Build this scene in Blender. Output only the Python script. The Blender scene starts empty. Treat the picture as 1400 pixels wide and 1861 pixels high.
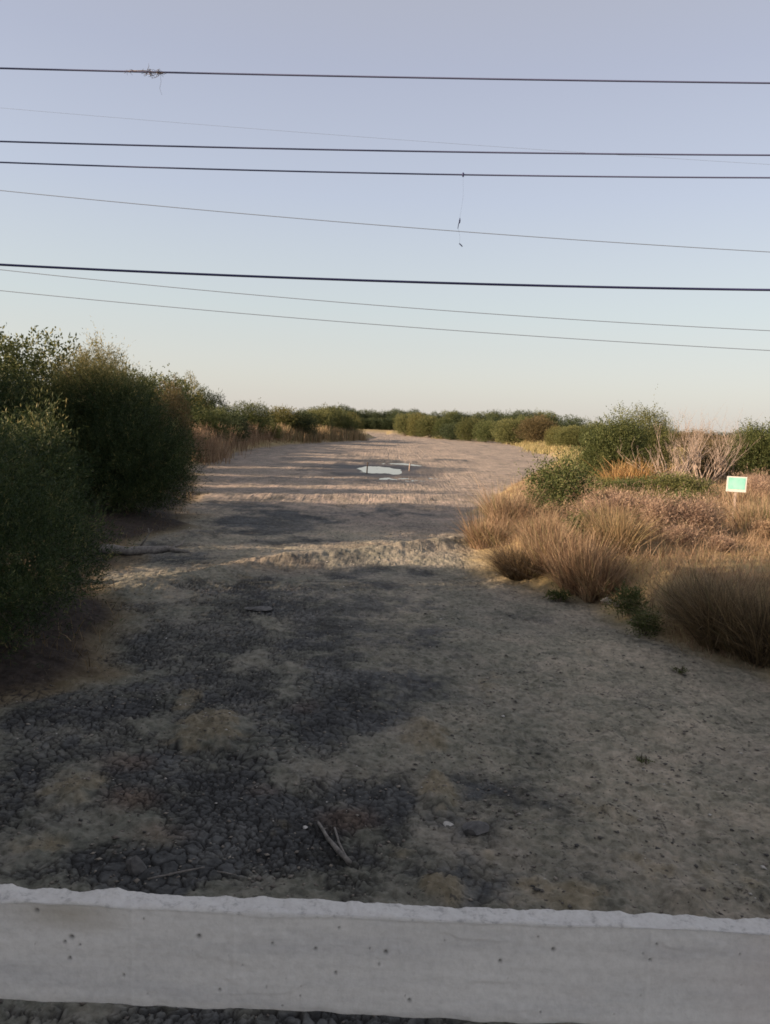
import bpy, math, random
import numpy as np
from mathutils import Vector, Matrix

# ------------------------------------------------------------------ camera, world, sun
scene = bpy.context.scene
H = 3.6                       # eye height above the dry bed (m)
FPX = 1379.0                  # focal length in pixels of the 1400 x 1861 photograph
PITCH, ROLL = math.radians(6.7), math.radians(2.4)
cam_d = bpy.data.cameras.new('camera')
cam = bpy.data.objects.new('camera', cam_d)
scene.collection.objects.link(cam)
cam_d.sensor_fit = 'VERTICAL'; cam_d.sensor_height = 36.0; cam_d.lens = 36.0 * FPX / 1861.0
cam_d.clip_start = 0.05; cam_d.clip_end = 12000
RM = Matrix.Rotation(math.pi / 2 - PITCH, 3, 'X') @ Matrix.Rotation(ROLL, 3, 'Z')
cam.matrix_world = Matrix.Translation((0, 0, H)) @ RM.to_4x4()
scene.camera = cam

SUN_AZ = math.radians(18)     # light travels towards +X and a little +Y
SUN_EL = math.radians(17.5)
ldir = Vector((math.cos(SUN_AZ) * math.cos(SUN_EL), math.sin(SUN_AZ) * math.cos(SUN_EL), -math.sin(SUN_EL)))
world = bpy.data.worlds.new('World'); scene.world = world; world.use_nodes = True
wn, wl = world.node_tree.nodes, world.node_tree.links
bg = wn['Background']
sky = wn.new('ShaderNodeTexSky'); sky.sky_type = 'NISHITA'; sky.sun_disc = False
sky.sun_elevation = SUN_EL; sky.sun_rotation = math.atan2(-ldir.x, -ldir.y)
sky.altitude = 0; sky.air_density = 1.0; sky.dust_density = 2.0; sky.ozone_density = 1.5
hsv = wn.new('ShaderNodeHueSaturation'); hsv.inputs['Saturation'].default_value = 0.42
wl.new(sky.outputs[0], hsv.inputs['Color'])
# added colour ramp over the sky: creamy low, lavender aloft, neutral overhead for fill
tc = wn.new('ShaderNodeTexCoord'); sep = wn.new('ShaderNodeSeparateXYZ'); wl.new(tc.outputs['Generated'], sep.inputs[0])
ramp = wn.new('ShaderNodeValToRGB'); wl.new(sep.outputs['Z'], ramp.inputs[0])
cr = ramp.color_ramp
for i, (p, c) in enumerate([(0.0, (5.6, 5.1, 4.6)), (0.05, (5.15, 5.05, 4.6)), (0.14, (4.35, 4.8, 4.85)), (0.27, (3.6, 4.0, 4.95)), (0.40, (3.1, 3.35, 4.35)), (0.62, (3.15, 3.05, 3.25))]):
    e = cr.elements[i] if i < 2 else cr.elements.new(p)
    e.position = p; e.color = (c[0] / 8, c[1] / 8, c[2] / 8, 1)
vm = wn.new('ShaderNodeVectorMath'); vm.operation = 'SCALE'; vm.inputs['Scale'].default_value = 8.0
wl.new(ramp.outputs[0], vm.inputs[0])
mx = wn.new('ShaderNodeMix'); mx.data_type = 'RGBA'; mx.inputs[0].default_value = 0.66
wl.new(hsv.outputs[0], mx.inputs[6]); wl.new(vm.outputs[0], mx.inputs[7])
wl.new(mx.outputs[2], bg.inputs['Color']); bg.inputs['Strength'].default_value = 0.077
sd = bpy.data.lights.new('sun', 'SUN'); sd.energy = 5.0; sd.angle = math.radians(0.6); sd.color = (1.0, 0.74, 0.52)
sun = bpy.data.objects.new('sun', sd); scene.collection.objects.link(sun)
sun.rotation_euler = ldir.to_track_quat('-Z', 'Y').to_euler()
scene.view_settings.view_transform = 'Standard'; scene.view_settings.look = 'None'
scene.view_settings.exposure = 1.08; scene.view_settings.gamma = 1.0; scene.view_settings.use_curve_mapping = False
scene.cycles.filter_width = 1.7
scene.cycles.max_bounces = 6

# ------------------------------------------------------------------ helpers
def ray(px, py):
    d = RM @ Vector(((px - 700) / FPX, (930.5 - py) / FPX, -1.0))
    return d
def at_z(px, py, z=0.0):
    d = ray(px, py); t = (z - H) / d.z
    return (d.x * t, d.y * t)
def at_y(px, py, y):
    d = ray(px, py); t = y / d.y
    return (d.x * t, y, H + d.z * t)

C = scene.collection.objects
def tagp(o, label=None, cat=None, group=None, kind=None):
    if label: o['label'] = label
    if cat: o['category'] = cat
    if group: o['group'] = group
    if kind: o['kind'] = kind
    return o
def empty(name, loc, label, cat, group=None, rz=0.0):
    o = bpy.data.objects.new(name, None); C.link(o); o.location = loc; o.rotation_euler.z = rz
    o.empty_display_size = 0.2
    return tagp(o, label, cat, group)
def mesh_np(name, verts, faces, mat=None, attrs=None, smooth=False):
    verts = np.asarray(verts, np.float32); faces = np.asarray(faces, np.int32)
    me = bpy.data.meshes.new(name); n, k = faces.shape
    me.vertices.add(len(verts)); me.vertices.foreach_set('co', verts.ravel())
    me.loops.add(n * k); me.loops.foreach_set('vertex_index', faces.ravel())
    me.polygons.add(n); me.polygons.foreach_set('loop_start', np.arange(0, n * k, k, dtype=np.int32))
    me.polygons.foreach_set('loop_total', np.full(n, k, np.int32))
    if smooth: me.polygons.foreach_set('use_smooth', np.ones(n, bool))
    me.update(calc_edges=True)
    for a, v in (attrs or {}).items():
        at = me.attributes.new(a, 'FLOAT', 'POINT'); at.data.foreach_set('value', np.asarray(v, np.float32))
    if mat: me.materials.append(mat)
    return me
def link(name, me, parent=None, loc=(0, 0, 0)):
    o = bpy.data.objects.new(name, me); C.link(o); o.location = loc
    if parent: o.parent = parent
    return o

class Tubes:
    def __init__(s): s.v = []; s.f = []; s.n = 0; s.a = []
    def add(s, pts, rad, sides=6, var=0.5):
        pts = [Vector(p) for p in pts]; m = len(pts)
        if not hasattr(rad, '__len__'): rad = [rad] * m
        for i, p in enumerate(pts):
            d = (pts[min(i + 1, m - 1)] - pts[max(i - 1, 0)]).normalized()
            a = d.orthogonal().normalized() if i == 0 else (a - d * a.dot(d)).normalized()
            b = d.cross(a)
            for k in range(sides):
                t = 2 * math.pi * k / sides
                s.v.append(p + (a * math.cos(t) + b * math.sin(t)) * rad[i]); s.a.append(var)
        for i in range(m - 1):
            for k in range(sides):
                k2 = (k + 1) % sides
                s.f.append((s.n + i * sides + k, s.n + i * sides + k2, s.n + (i + 1) * sides + k2, s.n + (i + 1) * sides + k))
        for end in (0, m - 1):       # caps as a fan of quads round a centre
            c = len(s.v); s.v.append(pts[end]); s.a.append(var)
            for k in range(0, sides, 2):
                k1, k2 = (k + 1) % sides, (k + 2) % sides
                q = (c, s.n + end * sides + k, s.n + end * sides + k1, s.n + end * sides + k2)
                s.f.append(q if end else q[::-1])
        s.n = len(s.v)
    def mesh(s, name, mat, smooth=True):
        return mesh_np(name, [tuple(v) for v in s.v], s.f, mat, {'var': s.a}, smooth)

# ------------------------------------------------------------------ numpy noise
def _h(ix, iy, seed):
    n = (ix.astype(np.int64) * 374761393 + iy.astype(np.int64) * 668265263 + seed * 1442695041) & 0xffffffff
    n = ((n ^ (n >> 13)) * 1274126177) & 0xffffffff
    n = ((n ^ (n >> 16)) * 2246822519) & 0xffffffff
    return ((n ^ (n >> 15)) & 0xffffff) / float(0xffffff)
def vnoise(x, y, seed=0):
    ix, iy = np.floor(x), np.floor(y); fx, fy = x - ix, y - iy
    u, v = fx * fx * fx * (fx * (fx * 6 - 15) + 10), fy * fy * fy * (fy * (fy * 6 - 15) + 10)
    a, b = _h(ix, iy, seed), _h(ix + 1, iy, seed); c, d = _h(ix, iy + 1, seed), _h(ix + 1, iy + 1, seed)
    return (a * (1 - u) + b * u) * (1 - v) + (c * (1 - u) + d * u) * v
def fbm(x, y, seed=0, octv=4, gain=0.5):
    s = np.zeros_like(x); a, t, f = 1.0, 0.0, 1.0
    for o in range(octv):
        ca, sa = math.cos(o * 1.1), math.sin(o * 1.1)
        s += a * vnoise((x * ca - y * sa) * f + o * 13.7, (x * sa + y * ca) * f - o * 7.3, seed + o * 31)
        t += a; a *= gain; f *= 2.03
    return s / t
def voro_edge(x, y, seed=0):
    """approximate distance to the nearest cell border (cell size 1)"""
    ix, iy = np.floor(x), np.floor(y)
    f1 = np.full_like(x, 9.0); f2 = np.full_like(x, 9.0)
    for dx in (-1, 0, 1):
        for dy in (-1, 0, 1):
            cx, cy = ix + dx, iy + dy
            px = cx + 0.08 + 0.84 * _h(cx, cy, seed); py = cy + 0.08 + 0.84 * _h(cx, cy, seed + 77)
            d = np.hypot(px - x, py - y)
            m = d < f1
            f2 = np.where(m, f1, np.minimum(f2, d)); f1 = np.where(m, d, f1)
    return (f2 - f1)
def sstep(a, b, x):
    t = np.clip((x - a) / (b - a), 0, 1); return t * t * (3 - 2 * t)

# ------------------------------------------------------------------ terrain
# shore lines of the dry bed, read off as ground points
LEFT = [(-30, -70), (-9, -20), (-6.5, 0)] + [at_z(*p) for p in [(0, 1262), (165, 1222), (215, 1120), (185, 1040), (230, 985), (330, 958), (352, 905), (352, 862), (372, 829), (520, 808), (655, 801)]]
RIGHT = [(24, -70), (9, -20), (7.2, 0)] + [at_z(*p) for p in [(1400, 1235), (1235, 1195), (1130, 1120), (1010, 1078), (905, 1040), (862, 985), (872, 930), (925, 888), (985, 862), (1010, 838), (985, 815), (900, 802), (800, 796), (725, 791)]]
head = at_z(700, 789.5)
LEFT += [(LEFT[-1][0] + 2, LEFT[-1][1] + 40), (head[0] - 9, head[1])]
poly = np.array(LEFT + [head] + RIGHT[::-1])

def bank_dist(x, y):
    """signed distance to the shore: positive on the banks"""
    best = np.full(x.shape, 1e9); inside = np.zeros(x.shape, bool)
    n = len(poly)
    for i in range(n):
        ax, ay = poly[i]; bx, by = poly[(i + 1) % n]
        ex, ey = bx - ax, by - ay
        t = np.clip(((x - ax) * ex + (y - ay) * ey) / (ex * ex + ey * ey), 0, 1)
        best = np.minimum(best, np.hypot(x - ax - t * ex, y - ay - t * ey))
        c = ((ay > y) != (by > y)) & (x < (bx - ax) * (y - ay) / ((by - ay) if by != ay else 1e-9) + ax)
        inside ^= c
    return np.where(inside, -best, best)

def blobs(lst, x, y, seed, edge=0.8):
    """soft patches: (px, py, half width px, half height px, weight) on the ground plane"""
    s = np.zeros_like(x)
    wx = (fbm(x * 1.6, y * 1.6, seed, 4) - 0.5) * 1.0; wy = (fbm(x * 1.6, y * 1.6, seed + 5, 4) - 0.5) * 1.0
    for px, py, rx, ry, w in lst:
        cx, cy = at_z(px, py); ex = abs(at_z(px + rx, py)[0] - cx); y1 = at_z(px, py - ry)[1]; y0 = at_z(px, py + ry)[1]
        ey = (y1 - y0) / 2; cy = (y1 + y0) / 2
        k = min(1.0, ex) * 0.9
        d = np.hypot((x - cx + wx * k) / ex, (y - cy + wy * k) / ey)
        s = np.maximum(s, w * (1 - sstep(1 - edge, 1 + edge * 0.5, d)))
    return s
DARK = [(330, 1360, 560, 360, .55), (560, 1190, 330, 170, .6), (300, 1480, 420, 200, .5), (850, 1500, 300, 120, .45), (600, 1250, 260, 170, .45), (120, 1340, 200, 130, .6), (630, 1130, 170, 62, .95), (600, 1240, 130, 80, .75), (640, 1330, 110, 50, .55), (150, 1290, 230, 85, .8), (60, 1400, 150, 40, .5),
        (480, 1500, 300, 130, 1.0), (250, 1400, 170, 40, .7), (700, 1480, 90, 90, .8), (330, 1580, 260, 60, 1.0), (900, 1500, 100, 70, .5), (500, 950, 130, 30, .95), (440, 915, 120, 14, .7),
        (760, 1050, 60, 14, .35), (200, 1150, 100, 26, .5), (860, 1440, 110, 60, .6), (260, 1010, 130, 28, .85), (560, 985, 120, 10, .5), (450, 1850, 500, 60, .8),
        (690, 838, 75, 5, .9), (600, 853, 80, 5, .8), (790, 853, 70, 4, .8), (760, 846, 60, 3, .6), (650, 828, 60, 2.5, .55), (820, 836, 50, 2.5, .5), (930, 945, 40, 8, .3), (700, 930, 110, 12, .4)]
STREAK = [(690, 840, 70, 4, .9), (600, 853, 50, 4.5, .8), (795, 856, 75, 4, .75), (770, 845, 45, 3.5, .7), (655, 829, 50, 2.6, .6), (815, 838, 60, 2.6, .55), (740, 868, 70, 3.5, .5), (740, 812, 40, 2, .5), (520, 868, 110, 3, .35)]
TAN = [(375, 1330, 78, 42, 1), (770, 1335, 62, 30, .9), (800, 1430, 42, 42, 1), (812, 1600, 52, 32, 1), (1095, 1470, 60, 32, .8), (1255, 1635, 50, 26, .9),
       (130, 1430, 75, 40, .9), (80, 1530, 70, 30, .9), (340, 1275, 30, 30, .8), (720, 1530, 50, 24, .7), (900, 1540, 40, 20, .6), (1150, 1560, 130, 40, .7), (1020, 1610, 90, 36, .7), (1330, 1590, 120, 40, .6), (330, 1120, 140, 46, .4),
       (360, 1050, 150, 18, .5), (900, 1240, 90, 34, .35)]
RED = [(245, 1450, 55, 24, .9), (640, 1470, 60, 26, .8), (225, 1385, 50, 20, .7), (550, 1290, 40, 16, .4), (300, 1510, 60, 22, .6), (480, 1430, 40, 14, .4), (480, 1035, 130, 14, .6), (700, 998, 110, 10, .5)]
MOUND = [(375, 1335, 66, 34, .16), (800, 1430, 36, 34, .15), (812, 1602, 44, 26, .17), (770, 1335, 46, 20, .09), (1255, 1640, 40, 20, .13), (1095, 1475, 44, 20, .08), (130, 1440, 60, 28, .06), (470, 1107, 28, 8, .1), (640, 1470, 46, 16, .05)]
# low berms of mud that catch the evening light
BERM = [([(200, 1078), (330, 1062), (470, 1030), (600, 1018), (740, 1004), (860, 985)], .20, .5), ([(340, 905), (520, 905), (700, 901), (870, 908)], .10, .8),
        ([(380, 872), (560, 876), (760, 878)], .10, .9), ([(380, 856), (620, 860)], .10, .9)]

def ground(x, y):
    d = bank_dist(x, y)
    dn = d + (fbm(x * .5, y * .5, 3, 3) - .5) * 1.6 * sstep(0, 8, y)
    near = np.exp(-np.maximum(0, y - 5) / 60)
    h = (fbm(x * .16, y * .16, 11, 3) - .5) * .26 + (fbm(x * .6, y * .75, 17, 4) - .5) * .15
    wide = (fbm(x * .03, y * .22, 23, 3) - .5) * .28 * sstep(25, 50, y)
    h = h + wide
    bed = 1 - sstep(-.6, .5, dn)
    lump = (fbm(x * 5, y * 5, 29, 4, .6) - .5)
    dark = blobs(DARK, x, y, 41); tan = blobs(TAN, x, y, 47); red = blobs(RED, x, y, 53)
    ny = fbm(x * 1.1, y * 1.1, 61, 5, .62) - .5; ny2 = fbm(x * 6, y * 6, 62, 3) - .5
    tan = sstep(.30, .95, tan * .95 + ny * .9 + ny2 * .9) * .9
    dark = sstep(.16, .80, dark * .95 + ny * 1.5 + ny2 * .45 + .02) - tan * .75
    dark = np.clip(.80 * dark + .26 * sstep(.30, .75, fbm(x * .35, y * .35, 63, 3) + ny * .5) * (1 - tan), 0, 1)
    sk = blobs(STREAK, x, y * .35 + 0 * x, 43) if False else blobs(STREAK, x, y, 43, .5)
    dark = np.clip(np.maximum(dark, sk * sstep(.25, .5, fbm(x * .5, y * .25, 45, 3))), 0, 1)
    mound = blobs(MOUND, x, y, 67, .7); mq = np.minimum(mound / .09, 1)
    h += np.minimum(mound, .085 + .25 * mound) * .55 + mq * (fbm(x * 6, y * 6, 71, 4, .6) - .5) * .14
    for pts, amp, wid in BERM:
        P = [at_z(*p) for p in pts]; best = np.full(x.shape, 1e9)
        for (ax, ay), (bx, by) in zip(P[:-1], P[1:]):
            ex, ey = bx - ax, by - ay; t = np.clip(((x - ax) * ex + (y - ay) * ey) / (ex * ex + ey * ey), 0, 1)
            best = np.minimum(best, np.hypot(x - ax - t * ex, y - ay - t * ey))
        h += amp * np.exp(-(best / wid) ** 2) * (.5 + fbm(x * 1.3, y * 1.3, 73, 3))
    h += lump * (.085 + .02 * tan - .045 * dark) + np.abs(fbm(x * 3.2, y * 4.5, 30, 4, .6) - .5) * .10 * (1 - .7 * dark) * (1 - sstep(11, 22, y))
    h += (fbm(x * 18, y * 18, 79, 2) - .5) * .022 * (y < 16)
    # shrinkage cracks
    crack = np.zeros_like(x)
    m = (y > 3) & (y < 26) & (d < .5) & (np.abs(x) < 12)
    xs, ys = x[m], y[m]
    wob = .16
    wx, wy = (fbm(xs * 5, ys * 5, 81, 3) - .5) * wob, (fbm(xs * 5, ys * 5, 83, 3) - .5) * wob
    e1 = voro_edge((xs + wx) / .125, (ys + wy) / .125, 5); e2 = voro_edge((xs + wx) / .068, (ys + wy) / .068, 9)
    zone = 1 - sstep(-1.2, 1.8, xs + (ys - 7) * .25) * .8
    msk = zone * sstep(.22, .55, dark[m] + .25 * (fbm(xs * 1.1, ys * 1.1, 87, 2) - .5))
    fade = 1 - sstep(14, 26, ys)
    wv = .6 + .9 * fbm(xs * 2.5, ys * 2.5, 89, 2)
    c = np.maximum((1 - sstep(.02, .15 * wv, e1)), .7 * (1 - sstep(.02, .20 * wv, e2)) * sstep(.4, .7, fbm(xs * 1.7, ys * 1.7, 91, 2) + .12)) * (msk * .95 + .10) * fade
    dome = (np.minimum(e1, .25) - .12) * .004 * msk * fade
    crack[m] = c
    hh = np.zeros_like(x); hh[m] = dome - c * .030
    h = h + hh
    # puddle hollow
    cx, cy = at_z(688, 853); w2 = fbm(x * .5, y * .35, 93, 3) - .5
    w3 = fbm(x * 1.3, y * .35, 94, 3) - .5
    pd = np.hypot((x - cx) / 1.9 + w2 * .9, (y - cy) / 4.2 + w2 * .9 + w3 * 1.1)
    h = np.where(y > 30, h * sstep(.9, 2.6, pd) - .10 * (1 - sstep(.7, 1.25, pd)), h)
    wet = np.where(y > 30, 1 - sstep(1.3, 3.0, pd + w3 * 1.6), 0)
    dark = np.maximum(dark, wet)
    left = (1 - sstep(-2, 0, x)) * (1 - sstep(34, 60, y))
    bankh = (sstep(-.3, 2.0, dn) * .85 + sstep(2, 9, dn) * .25) * (1 - .6 * left * (1 - sstep(3, 8, dn)))
    bn = ((fbm(x * .35, y * .35, 97, 4) - .5) * .5 + (fbm(x * 2.2, y * 2.2, 98, 4) - .5) * .16) * sstep(0, 3, dn)
    far = sstep(300, 900, y) * 4.0
    hb = h * bed + bankh + bn * bed.clip(.4, 1) + far + (1 - bed) * lump * .08
    return hb, dict(dark=dark * bed, tan=tan * bed, red=red * bed, crack=crack, bank=1 - bed, wet=wet, near_tone=np.clip(1 - sstep(9, 34, y + (fbm(x * .3, y * .3, 99, 3) - .5) * 14), 0, 1) * sstep(-30, 0, y) * (1 - .55 * sstep(-.8, 4.2, x + (fbm(x * .5, y * .5, 96, 3) - .5) * 4)), soil=left * (1 - bed))

def gz(x, y):
    h, _ = ground(np.array([float(x)]), np.array([float(y)])); return float(h[0])

# irregular grid: fine where the mud is near, wide towards the horizon
def axis_y():
    ys = list(np.linspace(-70, 0, 15)) + list(np.linspace(.5, 3.6, 8)); y = 3.8
    while y < 14: ys.append(y); y += max(.0118, y * y / 4400)
    while y < 4000: ys.append(y); y += max(.05, min(y * y / 4200, y * .035))
    return np.array(ys + [6000.0])
def axis_x():
    a = list(np.arange(0, 6.4, .0125)); x = 6.4; s = .0125
    while x < 4000: s *= 1.045; s = min(s, max(.12, x * .05)); x += s; a.append(x)
    a = np.array(a); return np.concatenate([-a[:0:-1], a])
ax_, ay_ = axis_x(), axis_y()
X, Y = np.meshgrid(ax_, ay_); X = X.ravel(); Y = Y.ravel()
Z, att = ground(X, Y)
nx, ny_ = len(ax_), len(ay_)
idx = np.arange(nx * ny_).reshape(ny_, nx)
F = np.stack([idx[:-1, :-1].ravel(), idx[:-1, 1:].ravel(), idx[1:, 1:].ravel(), idx[1:, :-1].ravel()], 1)

# ------------------------------------------------------------------ materials
def newmat(name):
    m = bpy.data.materials.new(name); m.use_nodes = True
    return m, m.node_tree.nodes, m.node_tree.links, m.node_tree.nodes['Principled BSDF']
def noise(n, l, scale, detail=4, rough=.6, vec=None, w=None):
    t = n.new('ShaderNodeTexNoise'); t.inputs['Scale'].default_value = scale; t.inputs['Detail'].default_value = detail; t.inputs['Roughness'].default_value = rough
    if vec: l.new(vec, t.inputs['Vector'])
    return t.outputs['Fac']
def rampn(n, l, src, stops):
    r = n.new('ShaderNodeValToRGB'); l.new(src, r.inputs[0])
    for i, (p, c) in enumerate(stops):
        e = r.color_ramp.elements[i] if i < 2 else r.color_ramp.elements.new(p)
        e.position = p; e.color = (*c, 1) if len(c) == 3 else c
    return r.outputs[0]
def mixc(n, l, fac, a, b, mode='MIX'):
    m = n.new('ShaderNodeMix'); m.data_type = 'RGBA'; m.blend_type = mode
    for s, v in ((0, fac), (6, a), (7, b)):
        if hasattr(v, 'default_value') or hasattr(v, 'is_linked'): l.new(v, m.inputs[s])
        else: m.inputs[s].default_value = v if s == 0 else (*v, 1)
    return m.outputs[2]
def attr(n, name):
    a = n.new('ShaderNodeAttribute'); a.attribute_name = name; return a.outputs['Fac']
def math_(n, l, op, a, b=0.0):
    m = n.new('ShaderNodeMath'); m.operation = op
    for i, v in enumerate((a, b)):
        if isinstance(v, (int, float)): m.inputs[i].default_value = v
        else: l.new(v, m.inputs[i])
    return m.outputs[0]

def ground_mat():
    m, n, l, b = newmat('dry_bed_and_bank')
    g = n.new('ShaderNodeNewGeometry').outputs['Position']
    n1 = noise(n, l, .9, 6, .62, g); n2 = noise(n, l, 9, 5, .65, g); n3 = noise(n, l, 45, 3, .6, g)
    crust = rampn(n, l, n1, [(.32, (.145, .142, .118)), (.45, (.245, .235, .190)), (.56, (.34, .305, .250)), (.7, (.44, .375, .315))])
    crust = mixc(n, l, .45, crust, rampn(n, l, n2, [(.36, (.060, .060, .052)), (.5, (.265, .25, .208)), (.68, (.50, .435, .37))]))
    mud = rampn(n, l, mixc(n, l, .5, n2, n1), [(.37, (.026, .027, .028)), (.5, (.070, .073, .074)), (.65, (.15, .152, .148))])
    tanc = rampn(n, l, n2, [(.3, (.12, .10, .062)), (.6, (.235, .195, .13)), (.8, (.34, .29, .20))])
    redc = rampn(n, l, n2, [(.3, (.09, .055, .04)), (.7, (.20, .125, .085))])
    grassc = rampn(n, l, noise(n, l, .35, 6, .6, g), [(.35, (.20, .17, .075)), (.5, (.33, .25, .12)), (.62, (.40, .29, .15)), (.75, (.17, .17, .07))])
    grassc = mixc(n, l, .4, grassc, rampn(n, l, n3, [(.3, (.13, .10, .05)), (.7, (.42, .33, .17))]))
    crust = mixc(n, l, 1.0, crust, rampn(n, l, attr(n, 'near_tone'), [(0, (1.12, 1.0, .98)), (.45, (1.02, 1.00, .94)), (1, (.60, .64, .63))]), 'MULTIPLY')  # crust multiplier: darker near and to the left, lighter far off
    c = mixc(n, l, attr(n, 'dark'), crust, mud)
    c = mixc(n, l, math_(n, l, 'MULTIPLY', attr(n, 'tan'), .8), c, tanc)
    c = mixc(n, l, math_(n, l, 'MULTIPLY', attr(n, 'red'), .55), c, redc)
    # dark flecks of dead weed and clods
    fl = rampn(n, l, noise(n, l, 14, 3, .7, g), [(.36, (1, 1, 1)), (.44, (0, 0, 0))])
    fl2 = rampn(n, l, noise(n, l, 2.1, 3, .6, g), [(.4, (0, 0, 0)), (.6, (.75, .75, .75))])
    c = mixc(n, l, math_(n, l, 'MULTIPLY', fl, fl2), c, (.05, .048, .045))
    c = mixc(n, l, math_(n, l, 'MULTIPLY', attr(n, 'wet'), .75), c, (.045, .036, .032))
    c = mixc(n, l, attr(n, 'bank'), c, grassc)
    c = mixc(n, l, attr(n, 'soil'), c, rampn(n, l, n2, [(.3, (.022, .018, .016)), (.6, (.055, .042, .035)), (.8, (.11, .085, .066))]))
    # occlusion deep in the cracks painted into the colour, plus damper earth
    c = mixc(n, l, math_(n, l, 'MULTIPLY', attr(n, 'crack'), .9), c, (.018, .017, .018))
    l.new(c, b.inputs['Base Color'])
    l.new(rampn(n, l, attr(n, 'wet'), [(0, (.93,) * 3), (.9, (.6,) * 3)]), b.inputs['Roughness'])
    b.inputs['Specular IOR Level'].default_value = .25
    bp = n.new('ShaderNodeBump'); bp.inputs['Strength'].default_value = .6; bp.inputs['Distance'].default_value = .03
    l.new(mixc(n, l, .4, n2, n3), bp.inputs['Height']); l.new(bp.outputs[0], b.inputs['Normal'])
    return m
gm = ground_mat()
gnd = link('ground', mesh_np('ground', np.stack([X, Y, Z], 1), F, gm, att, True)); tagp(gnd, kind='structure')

def leaf_mat(name, stops, trans=.25, rough=.6):
    m, n, l, b = newmat(name)
    v = attr(n, 'var')
    c = rampn(n, l, v, stops)
    l.new(c, b.inputs['Base Color']); b.inputs['Roughness'].default_value = rough; b.inputs['Specular IOR Level'].default_value = .25
    t = n.new('ShaderNodeBsdfTranslucent'); l.new(c, t.inputs[0])
    ms = n.new('ShaderNodeMixShader'); ms.inputs[0].default_value = trans
    l.new(b.outputs[0], ms.inputs[1]); l.new(t.outputs[0], ms.inputs[2]); l.new(ms.outputs[0], n['Material Output'].inputs[0])
    return m
M = dict(
    tamarisk=leaf_mat('tamarisk_leaf', [(0, (.012, .022, .010)), (.45, (.032, .056, .020)), (.78, (.090, .110, .038)), (1, (.32, .28, .12))]),
    goldtop=leaf_mat('yellowing_leaf', [(0, (.06, .07, .022)), (.5, (.13, .13, .04)), (1, (.24, .20, .075))]),
    green=leaf_mat('broad_leaf', [(0, (.030, .044, .016)), (.5, (.090, .112, .036)), (1, (.19, .19, .075))]),
    olive=leaf_mat('olive_leaf', [(0, (.055, .068, .022)), (.5, (.125, .135, .046)), (1, (.21, .20, .08))]),
    pine=leaf_mat('dark_leaf', [(0, (.022, .036, .018)), (.6, (.055, .076, .032)), (1, (.11, .125, .05))]),
    meadow=leaf_mat('meadow_blade', [(0, (.14, .13, .05)), (.5, (.26, .23, .10)), (1, (.40, .31, .16))], .2),
    brown=leaf_mat('browning_leaf', [(0, (.07, .055, .025)), (.5, (.14, .11, .05)), (1, (.22, .17, .085))]),
    straw=leaf_mat('straw_blade', [(0, (.10, .062, .040)), (.4, (.26, .172, .106)), (.75, (.42, .31, .205)), (1, (.18, .19, .08))], .2),
    rush=leaf_mat('rush_blade', [(0, (.06, .045, .03)), (.45, (.20, .145, .08)), (.8, (.38, .27, .15)), (1, (.13, .14, .06))], .2),
    heath=leaf_mat('heath_twig', [(0, (.14, .09, .065)), (.5, (.33, .23, .17)), (.8, (.50, .38, .27)), (1, (.21, .20, .10))], .2),
    orange=leaf_mat('dead_frond', [(0, (.16, .09, .035)), (.5, (.36, .22, .09)), (1, (.48, .33, .16))], .2),
)
def bark_mat(name, a, b2, scale=14):
    m, n, l, b = newmat(name)
    tcn = n.new('ShaderNodeTexCoord').outputs['Object']
    l.new(rampn(n, l, noise(n, l, scale, 5, .65, tcn), [(.3, a), (.7, b2)]), b.inputs['Base Color']); b.inputs['Roughness'].default_value = .9
    bp = n.new('ShaderNodeBump'); bp.inputs['Distance'].default_value = .01; l.new(noise(n, l, scale * 2, 4, .7, tcn), bp.inputs['Height']); l.new(bp.outputs[0], b.inputs['Normal'])
    return m
M['bark'] = bark_mat('bark', (.055, .040, .030), (.16, .125, .095))
M['palewood'] = bark_mat('pale_dead_wood', (.25, .185, .145), (.46, .37, .30))
M['greywood'] = bark_mat('weathered_driftwood', (.08, .075, .07), (.26, .24, .22))

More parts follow.
